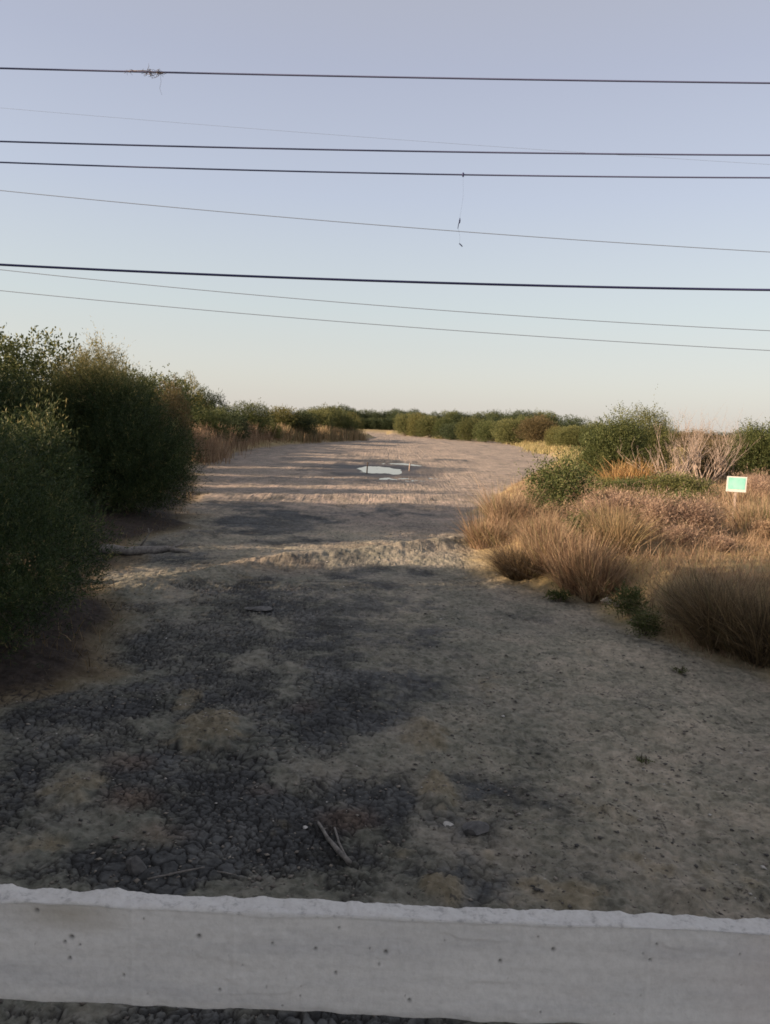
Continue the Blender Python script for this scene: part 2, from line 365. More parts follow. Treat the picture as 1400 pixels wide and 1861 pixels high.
# ------------------------------------------------------------------ plants
def unit(v): return v / np.maximum(1e-9, np.linalg.norm(v, axis=1, keepdims=True))
def crown_mesh(name, seed, lobes, n_sprig, per, sl, ll, lw, mat, up=.6, shell=2.4, spread=.55, vshift=0.0, vhi=0.0, fit=None, plume=.05, gap=.7):
    """leaf sprays through a set of ellipsoid lobes (cx, cy, cz, rx, ry, rz)"""
    r = np.random.default_rng(seed); L = np.array(lobes, float)
    vol = (L[:, 3] * L[:, 4] * L[:, 5]) ** .75; k = r.choice(len(L), n_sprig, p=vol / vol.sum())
    d = unit(r.normal(size=(n_sprig, 3)))
    ph = r.uniform(0, 9, (len(L), 3))[k]
    bump = 1 + .16 * np.sin(d[:, 0] * 5 + ph[:, 0]) * np.sin(d[:, 2] * 6 + ph[:, 1]) + .12 * np.sin(d[:, 1] * 9 + ph[:, 2]) + r.normal(size=n_sprig) * .05
    rad = r.random(n_sprig) ** (1 / shell) * bump
    o = L[k, :3] + d * L[k, 3:] * rad[:, None]
    sd_ = unit(d * spread + np.array([0, 0, up]) + r.normal(size=(n_sprig, 3)) * .38)
    sl_ = sl * r.uniform(.5, 1.35, n_sprig)
    pl = r.random(n_sprig) < plume; sl_[pl] *= 2.0; o[pl] += (d[pl] * L[k[pl], 3:]) * .08
    R_ = L[:, 3:].mean() * .42; q = o / R_ + seed
    cl = np.sin(q[:, 0] * 2.1 + 1.3 * np.sin(q[:, 1] * 1.7)) * np.sin(q[:, 1] * 2.3 + 1.1 * np.sin(q[:, 2] * 1.9)) * np.sin(q[:, 2] * 2.6 + 1.2 * np.sin(q[:, 0] * 1.5))
    kp = (cl + .75 > r.random(n_sprig) * gap * 2.2); o, sd_, sl_, k, cl = o[kp], sd_[kp], sl_[kp], k[kp], cl[kp]; n_sprig = len(o)
    t = (np.arange(per) + .5) / per
    pos = o[:, None, :] + sd_[:, None, :] * (sl_[:, None] * t[None, :])[:, :, None] + r.normal(size=(n_sprig, per, 3)) * sl * .07
    ld = unit((sd_[:, None, :] + r.normal(size=(n_sprig, per, 3)) * .55).reshape(-1, 3))
    pos = pos.reshape(-1, 3); N = len(pos)
    side = unit(np.cross(ld, unit(r.normal(size=(N, 3)))))
    ll_ = (ll * r.uniform(.6, 1.35, N))[:, None]; lw_ = (lw * r.uniform(.7, 1.3, N))[:, None]
    V = np.stack([pos, pos + ld * ll_ * .5 + side * lw_ * .5, pos + ld * ll_, pos + ld * ll_ * .5 - side * lw_ * .5], 1)
    keep = V[:, :, 2].min(1) > .02
    V = V[keep]
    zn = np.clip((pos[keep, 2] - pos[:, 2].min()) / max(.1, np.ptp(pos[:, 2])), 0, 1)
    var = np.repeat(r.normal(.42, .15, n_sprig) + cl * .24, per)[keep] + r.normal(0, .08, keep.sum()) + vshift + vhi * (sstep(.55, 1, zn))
    if fit:
        w_, d_, h_ = fit; P_ = V.reshape(-1, 3)
        qx = np.percentile(P_[:, 0], [1.5, 98.5]); qy = np.percentile(P_[:, 1], [1.5, 98.5]); qz = np.percentile(P_[:, 2], 99.3)
        V = V * np.array([2 * w_ / (qx[1] - qx[0]), 2 * d_ / (qy[1] - qy[0]), h_ / qz]); V[:, :, 0] -= (qx.sum() / 2) * 2 * w_ / (qx[1] - qx[0])
    f = np.arange(len(V) * 4).reshape(-1, 4)
    return mesh_np(name, V.reshape(-1, 3), f, mat, {'var': np.repeat(np.clip(var, 0, 1), 4)})
def trunk_mesh(name, seed, lobes, base=(0, 0, 0), r0=.14, nst=3, mat=None, twigs=2):
    rr = random.Random(seed); T = Tubes()
    for i, lb in enumerate(lobes):
        c = Vector(lb[:3]); b = Vector(base) + Vector((rr.uniform(-1, 1), rr.uniform(-1, 1), 0)) * r0 * (1.5 + .5 * nst)
        b.z = -.35
        mid = b.lerp(c, .5) + Vector((rr.uniform(-.15, .15), rr.uniform(-.15, .15), .1)) * c.length * .25
        pts = [b, b.lerp(mid, .5) + Vector((rr.uniform(-.05, .05), rr.uniform(-.05, .05), 0)) * c.length, mid, mid.lerp(c, .6), c]
        k = r0 * rr.uniform(.6, 1); T.add(pts, [k, k * .8, k * .55, k * .35, k * .2], 6, rr.random())
        for _ in range(twigs):
            q = mid.lerp(c, rr.random()); e = c + Vector([rr.uniform(-.8, .8) * lb[3 + a] for a in range(3)])
            T.add([q, q.lerp(e, .5) + Vector((0, 0, .1)), e], [k * .3, k * .2, k * .08], 4, rr.random())
    return T.mesh(name, mat or M['bark'])

def lobes_for(seed, w, d, h, n=9, low=.25):
    """uneven bush outline filled with lobes: total half-widths w, d and height h"""
    rr = random.Random(seed); out = []
    for i in range(n):
        a = i * 2.4 + rr.uniform(-.4, .4); q = math.sqrt((i + .3) / n) * .72
        zc = h * (low + (1 - low) * rr.uniform(.15, .68) * (1 - q * .45)); s = rr.uniform(.34, .52)
        rz = min(h * s * .75, (h - zc) * .98)
        out.append((math.cos(a) * q * w, math.sin(a) * q * d, zc, w * s, d * s, rz))
    return out

def plant(name, cat, label, x, y, crown_me, trunk_me, group=None, rz=0., sc=(1, 1, 1), z=None):
    o = empty(name, (x, y, (gz(x, y) if z is None else z)), label, cat, group, rz); o.scale = sc
    if trunk_me: link('trunk' if cat == 'tree' else 'stem', trunk_me, o)
    link('crown' if cat == 'tree' else 'foliage', crown_me, o)
    return o

# --- left bank, near and large -------------------------------------------------
def bigbush(name, cat, label, x, y, w, d, h, seed, n=14, sprigs=9000, per=9, sl=.42, ll=.085, lw=.014, mat='tamarisk', lobes=None, vhi=0., vshift=0., up=.6, low=.22, group=None, shell=2.4):
    lb = lobes or lobes_for(seed, w, d, h, n, low)
    return plant(name, cat, label, x, y, crown_mesh('leaf_sprays', seed, lb, sprigs, per, sl, ll, lw, M[mat], up, shell, vhi=vhi, vshift=vshift, fit=None if lobes else (w, d, h)), trunk_mesh('limbs', seed, lb[:9], r0=.09), group)

# near bush: fills the left edge from the mud up to eye height
lbA = [(-1.0, -1.9, .35, 1.7, .9, .5), (-.2, -1.3, .4, 1.3, .9, .5), (-1.1, -1.7, .55, 1.6, 1.0, .62), (-1.2, -1.5, 1.2, 1.5, .9, .8), (.25, -1.1, .5, 1.25, 1.1, .58), (.35, -.4, .75, 1.3, 1.3, .8), (-2.6, -1.9, .9, 1.7, 1.0, .95), (-.1, 0, 1.0, 1.6, 2.0, 1.0), (-.5, .6, 1.8, 1.45, 1.9, 1.05), (-1.0, -.6, 1.8, 1.4, 1.6, 1.25), (-1.8, .6, 2.3, 1.3, 1.6, 1.1), (.1, 1.2, 1.0, 1.2, 1.4, .9), (-2.4, -.4, 1.5, 1.8, 1.8, 1.5), (-1.2, 1.6, 2.0, 1.2, 1.3, 1.0), (-3.0, .8, 2.6, 1.4, 1.4, 1.2), (-.9, .1, 2.4, .9, 1.0, .75), (.2, 2.0, .7, 1.0, 1.1, .7)]
ax0, ay0 = at_z(30, 1165)
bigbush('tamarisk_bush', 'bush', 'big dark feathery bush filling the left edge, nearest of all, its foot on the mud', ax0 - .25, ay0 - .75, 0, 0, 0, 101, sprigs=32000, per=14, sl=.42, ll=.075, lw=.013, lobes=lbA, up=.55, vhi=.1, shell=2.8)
lbB = [(.2, -1.6, .5, 2.2, 1.2, .55), (-1.2, -1.2, .8, 1.4, 1.2, .8), (.3, -1.5, .7, 2.0, 1.2, .8), (1.4, -1.0, .8, 1.3, 1.3, .9), (0, 0, 1.5, 2.3, 2.3, 1.5), (.9, -.5, 2.0, 1.9, 2.0, 1.5), (-.8, .2, 3.3, 1.8, 1.9, 1.5), (-.9, .3, 4.2, 1.35, 1.4, 1.2), (.1, .3, 3.4, 1.5, 1.6, 1.3), (1.4, 0, 1.4, 1.6, 2, 1.3), (1.5, .4, 2.1, 1.1, 1.3, 1.0), (-2.0, .3, 3.2, 1.2, 1.4, 1.4), (.6, .6, 3.7, .8, .9, .8), (-1.3, .8, 4.5, .8, .9, .75), (1.6, -.6, .9, 1.2, 1.2, .9), (-.5, -.2, 5.1, .6, .6, .7)]
lbB = [tuple(v * .93 for v in q) for q in lbB]; lbA = [(q[0] - .1, q[1], q[2] * .93, q[3] * .92, *q[4:]) for q in lbA]
bx0, by0 = at_z(215, 945)
bigbush('tamarisk_tree', 'tree', 'tall rounded bushy tree with yellow-lit top behind the fallen branch on the left', bx0 - .30, by0 + .6, 0, 0, 0, 103, sprigs=30000, per=12, sl=.52, ll=.10, lw=.018, lobes=lbB, up=.7, vhi=1.0)  # vhi paints the sunlit gold of the crown top into the leaves
# behind, at the left edge
for i, (px, ytop, Yd, w, lab, mt, vh) in enumerate([(0, 662, 23, 1.4, 'tall grey-green bushy tree at the left picture edge, above the nearest bush', 'tamarisk', .3),
                                                (66, 752, 15.3, .85, 'lower pale-tipped bush between the nearest bush and the yellow-topped tree', 'tamarisk', .45)]):
    p = at_y(px, ytop, Yd); zb = gz(p[0], Yd); hh = p[2] - zb
    bigbush('tamarisk_tree' if i == 0 else 'tamarisk_bush', 'tree' if i == 0 else 'bush', lab, p[0] - (.3 if i == 0 else .0), Yd, w, w, hh, 107 + i, n=12, sprigs=9000, per=8, sl=.4, ll=.10, lw=.017, vhi=vh, mat=mt)

# prototypes for the trees farther off
def proto_tree(seed, w, d, h, mat, n=12, sprigs=1500, per=5, sl=.7, ll=.30, lw=.11, low=.3, vhi=.2, shell=4.5, up=.12, r0=.16):
    lb = lobes_for(seed, w, d, h, n, low)
    return (crown_mesh('leaf_sprays', seed, lb, sprigs, per, sl, ll, lw, M[mat], up, shell, vhi=vhi, fit=(w, d, h), plume=0, gap=.35, spread=1.0), trunk_mesh('limbs', seed, lb[:6], r0=r0, twigs=1), w, h)
PT = {}
for i, mt in enumerate(['green', 'olive', 'pine', 'brown', 'goldtop', 'tamarisk']):
    for j in range(2):
        PT[mt, j] = proto_tree(300 + i * 10 + j, 3.2, 3.0, 6.0, mt, n=16, sprigs=8500, per=5, sl=.32, ll=.15, lw=.07, low=.10)
def mid_tree(px, ytop, Yd, halfpx, mt, label, group=None, name='tree', cat='tree', j=0, rz=0., xs=1.0):
    p = at_y(px, ytop, Yd); zb = gz(p[0], Yd); hh = p[2] - zb; w = halfpx / FPX * Yd * (1.0 if Yd < 100 else 1.28)
    cm, tm, pw, phh = PT[mt, j]
    return plant(name, cat, label, p[0], Yd, cm, tm, group, rz, (w / pw * 1.15, w / pw * .95 * xs, hh / phh), zb)
LB = 'trees along the left bank'
# (px, top, distance, half width px, leaf)
for q in [
    (312, 704, 44, 34, 'brown', 'round brown-topped tree just right of the yellow-topped tree', 'bushy_tree', 0, 1.2),
    (345, 688, 86, 30, 'goldtop', 'tallest pale golden tree above the left hedge of trees', 'golden_tree', 0, 0),
    (380, 709, 90, 27, 'pine', 'dark tree sloping down to the right beside the pale golden tree', 'dark_tree', 1, .4),
    (320, 752, 52, 26, 'green', 'green bush between the near tree and the brown reeds', 'green_bush', 1, 2.2),
    (372, 742, 74, 40, 'green', 'dark green tree right behind the brown reeds on the left', 'green_tree', 0, .9),
    (414, 741, 82, 32, 'pine', 'dark green low tree behind the middle of the brown reeds', 'dark_tree', 0, 2.9),
    (452, 733, 96, 32, 'green', 'rounded green tree standing behind the right end of the brown reeds', 'green_tree', 1, 3.7),
    (488, 760, 104, 22, 'olive', 'small dark olive bush in the dip between two rounded trees on the left', 'olive_bush', 1, 5.2),
    (515, 741, 116, 27, 'goldtop', 'yellow-green tree left of the gap in the left treeline', 'golden_tree', 1, .3),
    (545, 746, 118, 24, 'pine', 'dark round tree right of the yellow-green tree on the left bank', 'dark_tree', 1, 4.4),
    (575, 745, 134, 24, 'olive', 'olive tree in the middle of the left treeline', 'olive_tree', 0, 1.9),
    (598, 740, 142, 24, 'olive', 'broad olive green tree, highest of the far left bank', 'olive_tree', 1, 1.1),
    (618, 748, 146, 22, 'green', 'green tree near the end of the left treeline', 'green_tree', 0, 2.4),
    (640, 752, 156, 15, 'goldtop', 'last pale green tree at the end of the left treeline', 'golden_tree', 0, 4.1)]:
    px, yt, Yd, hw, mt, lab, nm, j, rz = q
    mid_tree(px, yt, Yd, hw, mt, lab, LB, nm, 'bush' if 'bush' in nm and 'bushy' not in nm else 'tree', j, rz)
# far wood closing the bed: rows of dark trees
rr = random.Random(5)
far_specs = []
for px in range(560, 1010, 17):
    yt = {0: 740, 1: 748, 2: 751}[0 if 560 < px < 640 else (1 if px < 760 else 2)] + rr.uniform(-3, 3)
    if 790 < px < 900: yt = 750 + rr.uniform(-3, 2)
    far_specs.append((px + rr.uniform(-4, 4), yt, rr.uniform(285, 330), rr.uniform(13, 19), rr.choice(['pine', 'pine', 'green'])))
for k, (px, yt, Yd, hw, mt) in enumerate(far_specs):
    mid_tree(px, yt, Yd, hw, mt, 'dark tree in the far wood that closes the end of the riverbed', 'far wood at the end of the riverbed', 'forest_tree', 'tree', k % 2, rr.uniform(0, 6))
for k, px in enumerate(range(645, 732, 11)):
    mid_tree(px + rr.uniform(-2, 2), 762 + rr.uniform(-5, 4), 268, 9, 'pine', 'low dark tree at the water end of the riverbed, in front of the far wood', 'low dark trees at the end of the riverbed', 'forest_tree', 'tree', k % 2, rr.uniform(0, 6))
RB = 'trees along the far right bank'
for q in [
    (738, 753, 228, 15, 'olive', 'first pale green tree right of the dark gap at the end of the bed', 0), (760, 752, 222, 15, 'goldtop', 'yellow-green tree second from the dark gap on the right bank', 1),
    (783, 757, 212, 17, 'olive', 'olive green rounded tree third from the dark gap on the right bank', 0), (808, 759, 205, 14, 'green', 'green rounded tree fourth from the dark gap on the right bank', 1),
    (822, 769, 192, 14, 'pine', 'small dark round bush standing forward on the far right bank', 1), (856, 760, 186, 17, 'olive', 'pale olive tree above the tan shore of the far right bank', 1),
    (884, 764, 180, 15, 'green', 'green round tree in the middle of the far right bank', 0), (900, 757, 196, 14, 'pine', 'dark tree peeping over the middle of the far right bank', 0),
    (928, 763, 170, 20, 'olive', 'broad rounded olive tree behind the tan shore on the right', 0), (955, 757, 172, 17, 'green', 'green tree left of the broad brown-green dome', 1),
    (980, 757, 160, 24, 'brown', 'broad brown-green domed tree on the right bank', 0), (1040, 757, 165, 26, 'pine', 'dark domed tree left of the large green bush on the right', 1),
    (1012, 776, 130, 16, 'goldtop', 'drooping pale yellow-green bush at the corner of the right bank', 1), (1045, 775, 120, 24, 'olive', 'olive bush at the left foot of the large green bush', 0),
    (1085, 768, 110, 22, 'green', 'green bush peeping out left of the large green bush', 1)]:
    px, yt, Yd, hw, mt, lab, j = q
    nm = 'bank_bush' if 'bush' in lab else 'bank_tree'
    mid_tree(px, yt, Yd, hw, mt, lab, RB, nm, 'bush' if 'bush' in lab.split(' of ')[0].split(' left')[0] and 'tree' not in lab else 'tree', j, rr.uniform(0, 6))

# shade trees on the left bank hidden by the tall bushes or outside the frame; they throw the long shadows
SH = [(-13.5, 34.7, 2.0, 5.0), (-15.5, 41, 2.6, 5.2), (-17, 47.5, 2.2, 5.0), (-18, 56, 3.2, 5.4), (-20.5, 66, 3, 5.2), (-13.0, 27, 2.4, 5.2), (-14.4, 22.2, 2.4, 6.3), (-11.8, 17.1, 1.6, 2.5), (-12.0, 19.7, 1.0, 4.2),
      (-12.5, 10.3, 2.2, 4.9), (-12.5, 5.0, 3.2, 6.6), (-12.5, 0, 3.6, 9.0), (-12.5, -5, 3.6, 9.2), (-13, -10, 3.6, 9), (-18, 5.0, 3.0, 10.6), (-18, 1, 4, 10.5), (-17, -6, 4, 10), (-12.5, -15, 3.6, 9), (-18, -13, 4, 10)]
for k, (x, y, w, h) in enumerate(SH):
    cm, tm, pw, phh = PT[('pine', 'green')[k % 2], k % 2]
    plant('bank_tree', 'tree', 'bushy tree on the left bank behind the near bushes', x, y, cm, tm, 'trees behind the left bushes', k * 1.3, (w / pw, w / pw, (h) / phh))

# --- grasses ------------------------------------------------------------------------
def blades(seed, base, lean, hgt, droop, width, seg=3):
    """base (n,3), lean (n,2) outward, hgt (n), droop (n)"""
    r = np.random.default_rng(seed); n = len(base)
    t = np.linspace(0, 1, seg + 1)
    out = np.concatenate([lean, np.zeros((n, 1))], 1)
    P = base[:, None, :] + out[:, None, :] * (hgt[:, None] * t)[:, :, None] + np.array([0, 0, 1])[None, None, :] * (hgt[:, None] * (t - droop[:, None] * t ** 2.4))[:, :, None] + out[:, None, :] * ((droop * hgt)[:, None] * t ** 2 * .9)[:, :, None]
    a = r.uniform(0, math.pi, n); s = np.stack([np.cos(a), np.sin(a), np.zeros(n)], 1)
    wd = width * r.uniform(.6, 1.4, n)[:, None] * (1 - t * .8)[None, :] * .5
    V = np.stack([P - s[:, None, :] * wd[:, :, None], P + s[:, None, :] * wd[:, :, None]], 2).reshape(n, -1, 3)
    k = np.arange(seg) * 2
    f = np.stack([k, k + 1, k + 3, k + 2], 1)
    Fc = (np.arange(n)[:, None, None] * (2 * (seg + 1)) + f[None]).reshape(-1, 4)
    return V.reshape(-1, 3), Fc, 2 * (seg + 1)
def tussock_mesh(name, seed, n, R, h, spread, mat, droop=.25, width=.010, vmean=.45, shadegrad=0):
    r = np.random.default_rng(seed); ns = 11
    sa = r.uniform(0, 2 * math.pi, ns); sq = np.sqrt(r.random(ns)); SC = np.stack([np.cos(sa) * sq, np.sin(sa) * sq], 1) * R * .8
    sh = r.uniform(.55, 1.1, ns); sv = r.normal(0, .16, ns); k0 = r.integers(0, ns, n)
    a = r.uniform(0, 2 * math.pi, n); q = np.sqrt(r.random(n)); b = np.concatenate([SC[k0] + np.stack([np.cos(a), np.sin(a)], 1) * (q * R * .38)[:, None], np.full((n, 1), -.05)], 1)
    ln = np.stack([np.cos(a), np.sin(a)], 1) * (q * spread * r.uniform(.2, 1.3, n))[:, None] + SC[k0] / R * spread * .38 + (r.normal(size=(ns, 2)) * .16)[k0] + r.normal(size=(n, 2)) * .20
    hg = h * sh[k0] * (.30 + .8 * r.random(n) ** .75)
    wild = r.random(n) < .10; ln[wild] += r.normal(size=(int(wild.sum()), 2)) * .7; hg[wild] *= .8
    V, Fc, k = blades(seed + 1, b, ln, hg, np.clip(r.normal(droop, .16, n), 0, .85), width, 4)
    return mesh_np(name, V, Fc, M[mat], {'var': np.repeat(np.clip(r.normal(vmean, .22, n) + sv[k0], 0, 1), k)})
def tussock(px, py, z, seed, n, Rpx, hpx, spread, mat, label, droop=.25, width=.015, vmean=.45, name='grass_tussock', cat='grass clump', group=None):
    x, y = at_z(px, py, z); k = y / FPX
    me = tussock_mesh('blades', seed, n, Rpx * k, hpx * k, spread, mat, droop, width, vmean)
    o = link(name, me, None, (x, y, gz(x, y))); return tagp(o, label, cat, group)
GT = 'rush tussocks at the foot of the right bank'
tussock(885, 985, .25, 501, 2200, 34, 86, .4, 'straw', 'orange-brown grass clump at the left tip of the right bank', group=GT, vmean=.5)
tussock(930, 965, .4, 502, 2200, 38, 80, .5, 'straw', 'tan grass clump just below the leafy green shrub', group=GT, vmean=.55)
tussock(950, 1040, .2, 503, 3200, 34, 92, .7, 'rush', 'low dark drooping tussock in shade left of the tall lit rush clump', .45, group=GT, vmean=.3)
tussock(1045, 1062, .25, 504, 2300, 26, 128, .26, 'straw', 'tall lit rush clump at the centre of the right shore', .15, group=GT, vmean=.45)
tussock(1085, 1074, .25, 510, 2000, 24, 122, .3, 'straw', 'lit rush clump at the right shore, nearest the mud, right of the tallest', .2, group=GT, vmean=.4)
tussock(1112, 1040, .4, 511, 1700, 24, 96, .35, 'rush', 'mixed green and tan clump right behind the lit rushes', .2, group=GT, vmean=.6)
tussock(1000, 1030, .4, 505, 1900, 30, 104, .35, 'straw', 'golden rush clump left of and behind the tall lit one', .2, group=GT, vmean=.5)
tussock(975, 1000, .5, 512, 1500, 26, 84, .4, 'straw', 'tan clump between the dark drooping tussock and the leafy shrub', .2, group=GT, vmean=.6)
tussock(1125, 1000, .7, 506, 2400, 34, 80, .5, 'rush', 'olive brown clump behind the tall lit rushes, on their right', .2, group=GT, vmean=.6)
tussock(1318, 1140, .45, 507, 5200, 52, 138, .42, 'rush', 'largest dark rush tussock, in shade at the right edge', .3, .014, group=GT, vmean=.42)
tussock(1405, 1160, .5, 508, 4200, 48, 150, .5, 'rush', 'dark rush tussock cut by the right picture edge', .25, group=GT, vmean=.42)
tussock(1255, 1105, .5, 509, 2400, 34, 90, .55, 'rush', 'dark tussock at the left flank of the largest shaded one', .3, group=GT, vmean=.6)

# leafy shrubs and low bushes of the right bank
def shrub(px, py, z, halfpx, hpx, seed, mat, label, name='shrub', cat='shrub', n=8, sprigs=2600, per=7, sl=.28, ll=.06, lw=.028, vhi=.15, up=.5, group=None, dscale=1., low=.15, vshift=0., shell=2.4, depth=None, plume=.05, gap=.7):
    x, y = at_z(px, py, z); 
    if depth: x, y, _ = at_y(px, py, depth)
    k = y / FPX; w = halfpx * k
    lb = lobes_for(seed, w, w * dscale, hpx * k, n, low)
    return plant(name, cat, label, x, y, crown_mesh('leaf_sprays', seed, lb, sprigs, per, sl, ll, lw, M[mat], up, shell, vhi=vhi, vshift=vshift, fit=(w, w * dscale, hpx * k), plume=plume, gap=gap), trunk_mesh('limbs', seed, lb[:6], r0=.02), group)
shrub(1010, 950, .6, 58, 110, 601, 'green', 'leafy green shrub with airy top at the left tip of the right bank', vhi=.5, sprigs=2300, ll=.075, lw=.035, sl=.36, low=.1, shell=2.0)
shrub(1140, 1085, .5, 34, 62, 602, 'green', 'small dark green weed right of the tall lit rush clump', 'weed', 'weed', n=5, sprigs=700)
shrub(1175, 1128, .3, 30, 48, 603, 'green', 'small green weed at the mud edge left of the largest dark tussock', 'weed', 'weed', n=5, sprigs=600)
shrub(1015, 1082, .1, 20, 26, 604, 'green', 'tiny green weed at the mud edge below the golden rushes', 'weed', 'weed', n=4, sprigs=250, sl=.15)
shrub(1235, 1222, .02, 13, 13, 605, 'green', 'tiny weed alone on the mud below the dark tussock', 'weed', 'weed', n=3, sprigs=110, sl=.08, ll=.03, lw=.014)
shrub(1172, 1380, .0, 16, 14, 606, 'green', 'flat green weed on open mud on the right', 'weed', 'weed', n=3, sprigs=90, sl=.06, ll=.022, lw=.012)
shrub(1052, 1000, .6, 26, 50, 607, 'green', 'small green shrub between the tall lit rushes and the pinkish brush', n=5, sprigs=700)
shrub(1098, 1003, .7, 24, 44, 608, 'olive', 'small olive shrub behind the lit rushes, in front of the brush', n=5, sprigs=600)
shrub(1230, 940, .95, 30, 50, 609, 'green', 'small dark green shrub sunk in the reddish brush left of the sign', n=5, sprigs=800)
shrub(1165, 945, .95, 26, 46, 610, 'olive', 'small olive shrub sunk in the middle of the pinkish brush', n=5, sprigs=600)
# bigger bushes behind
def bigb(px, ytop, Yd, halfpx, seed, mat, label, name, cat='bush', sprigs=9000, per=7, ll=.11, lw=.045, sl=.4, vhi=.1, ds=.8, low=.12, n=12, vshift=0., up=.3):
    p = at_y(px, ytop, Yd); zb = gz(p[0], Yd); w = halfpx / FPX * Yd
    lb = lobes_for(seed, w, w * ds, p[2] - zb, n, low)
    return plant(name, cat, label, p[0], Yd, crown_mesh('leaf_sprays', seed, lb, sprigs, per, sl, ll, lw, M[mat], up, 3.2, vhi=vhi, vshift=vshift, fit=(w, w * ds, p[2] - zb), plume=.02, spread=.9), trunk_mesh('limbs', seed, lb[:6], r0=.07), None)
bigb(1116, 756, 40, 58, 621, 'green', 'large bright green bush beside the bare pinkish branches', 'green_bush', sprigs=15000, ll=.08, lw=.034)
bigb(1166, 746, 44, 62, 622, 'olive', 'high olive-brown bush behind the large green one', 'olive_bush', sprigs=13000, ll=.08, lw=.034)
bigb(1078, 800, 46, 18, 623, 'green', 'low green bush at the left end of the right bank thicket', 'green_bush', sprigs=3500)
bigb(1388, 772, 42, 50, 624, 'green', 'green bush at the right picture edge behind the sign', 'green_bush', sprigs=12000, ll=.085, lw=.036)
bigb(1300, 800, 47, 60, 625, 'brown', 'brownish bush behind the bare pinkish branches', 'brown_bush', sprigs=5000)
bigb(1235, 862, 31, 52, 626, 'olive', 'low yellow-green bush in front of the bare branches', 'olive_bush', sprigs=5000, ll=.08, lw=.035, vhi=.25)
bigb(1165, 868, 32, 46, 627, 'green', 'low green bush in front of the dead orange frond clump', 'green_bush', sprigs=4200, ll=.08, lw=.035)
bigb(1112, 868, 33, 40, 628, 'olive', 'low grassy green bush at the left of the low bushes', 'olive_bush', sprigs=2600, ll=.08, lw=.03, vhi=.3)
# distant skyline beyond the right bank
for k, (px, yt, Yd, hw, mt) in enumerate([(1130, 772, 150, 30, 'pine'), (1200, 778, 150, 34, 'olive'), (1270, 782, 140, 34, 'brown'), (1340, 784, 140, 34, 'pine'), (1400, 786, 130, 30, 'olive'), (1090, 776, 180, 26, 'pine')]):
    mid_tree(px, yt, Yd, hw, mt, 'low tree on the skyline behind the right bank thicket', 'skyline trees behind the right bank', 'skyline_tree', 'tree', k % 2, k)

# heath-like brown brush covering the right bank
for k, (px, py, hw, hp, lab) in enumerate([
    (1085, 962, 46, 70, 'reddish-brown brush right of the leafy green shrub'), (1150, 965, 46, 84, 'pinkish brown brush left of the middle of the right bank'),
    (1205, 975, 40, 84, 'dense reddish brush below the low yellow-green bush'), (1270, 978, 40, 80, 'pinkish brush just left of the sign post'),
    (1310, 1000, 22, 34, 'brown brush at the foot of the sign'), (1385, 915, 40, 52, 'reddish brush right of the sign'), (1362, 898, 30, 36, 'brown brush behind the sign post'),
    (1110, 925, 40, 44, 'tan brush in front of the green thicket'), (1060, 915, 34, 40, 'tan brush behind the leafy green shrub'),
    (1118, 990, 34, 54, 'low pale brush in front of the pinkish brown brush'), (1180, 940, 34, 50, 'greenish brush between the green bushes and the reddish brush'), (1238, 992, 30, 46, 'small pale brush at the front edge of the lit grass'),
    (1245, 938, 34, 44, 'greenish brush left of the sign board, under the green bushes'), (1400, 985, 34, 40, 'tan brush at the right picture edge below the sign')]):
    shrub(px, py, .95, hw, hp, 640 + k, {7: 'straw', 8: 'straw', 9: 'straw', 12: 'olive', 13: 'straw', 10: 'olive'}.get(k, 'heath'), lab, 'dry_brush', 'brush', n=9, sprigs=3600, per=7, sl=.34, ll=.12, lw=.012, up=1.3, group='dry brush on the right bank', vhi=0, plume=.15, gap=1.3)
tussock(1385, 965, 1.0, 520, 2600, 50, 70, .5, 'straw', 'yellow grass clump at the right edge below the sign', .2, vmean=.7, group='grass clumps by the sign')
tussock(1345, 925, 1.0, 521, 1500, 30, 50, .5, 'straw', 'tan grass clump right behind the sign post', .2, vmean=.6, group='grass clumps by the sign')

# bare shrubs: pinkish grey branches
def bare(px, Yd, ytop, wide, seed, label, mat='palewood', stems=7, depth=4, r0=.042, name='bare_shrub'):
    x, y, zt = at_y(px, ytop, Yd); h = (zt - gz(x, y)) * .95; rr = random.Random(seed); T = Tubes()
    def grow(p, d, L, r, lev):
        pts = [p]; q = p.copy(); dd = d.copy()
        for s in range(3):
            dd = (dd + Vector((rr.gauss(0, .10), rr.gauss(0, .10), .05))).normalized(); q = q + dd * L / 3; pts.append(q.copy())
        T.add(pts, [r, r * .85, r * .7, r * .55], 5 if lev == 0 else 4, rr.random())
        if lev >= depth: return
        for c in range(2 if lev else 3):
            i = rr.choice([1, 2, 3]); nd = (dd + Vector((rr.gauss(0, .45), rr.gauss(0, .45), rr.uniform(.0, .4)))).normalized()
            grow(pts[i], nd, L * rr.uniform(.6, .85), r * .55, lev + 1)
    for s in range(stems):
        a = 2 * math.pi * s / stems + rr.uniform(-.3, .3); t = wide * rr.uniform(.2, 1)
        grow(Vector((math.cos(a) * .1, math.sin(a) * .1, -.1)), Vector((math.cos(a) * t, math.sin(a) * t, 1)).normalized(), h * .42, r0, 0)
    o = empty(name, (x, y, gz(x, y)), label, 'shrub', 'bare shrubs on the right bank')
    link('branches', T.mesh('branches', M[mat]), o); return o
bare(1226, 36, 762, 1.25, 701, 'bare pinkish shrub with spreading branches left of the sign')
bare(1290, 37, 762, 1.1, 702, 'bare pinkish shrub just behind and above the sign', stems=10)
bare(1262, 41, 735, .6, 703, 'thin grey bare shrub rising highest between the two spreading ones', stems=9, r0=.025)
bare(1335, 42, 742, .7, 704, 'faint bare twigs above the sign against the sky', stems=8, r0=.018)
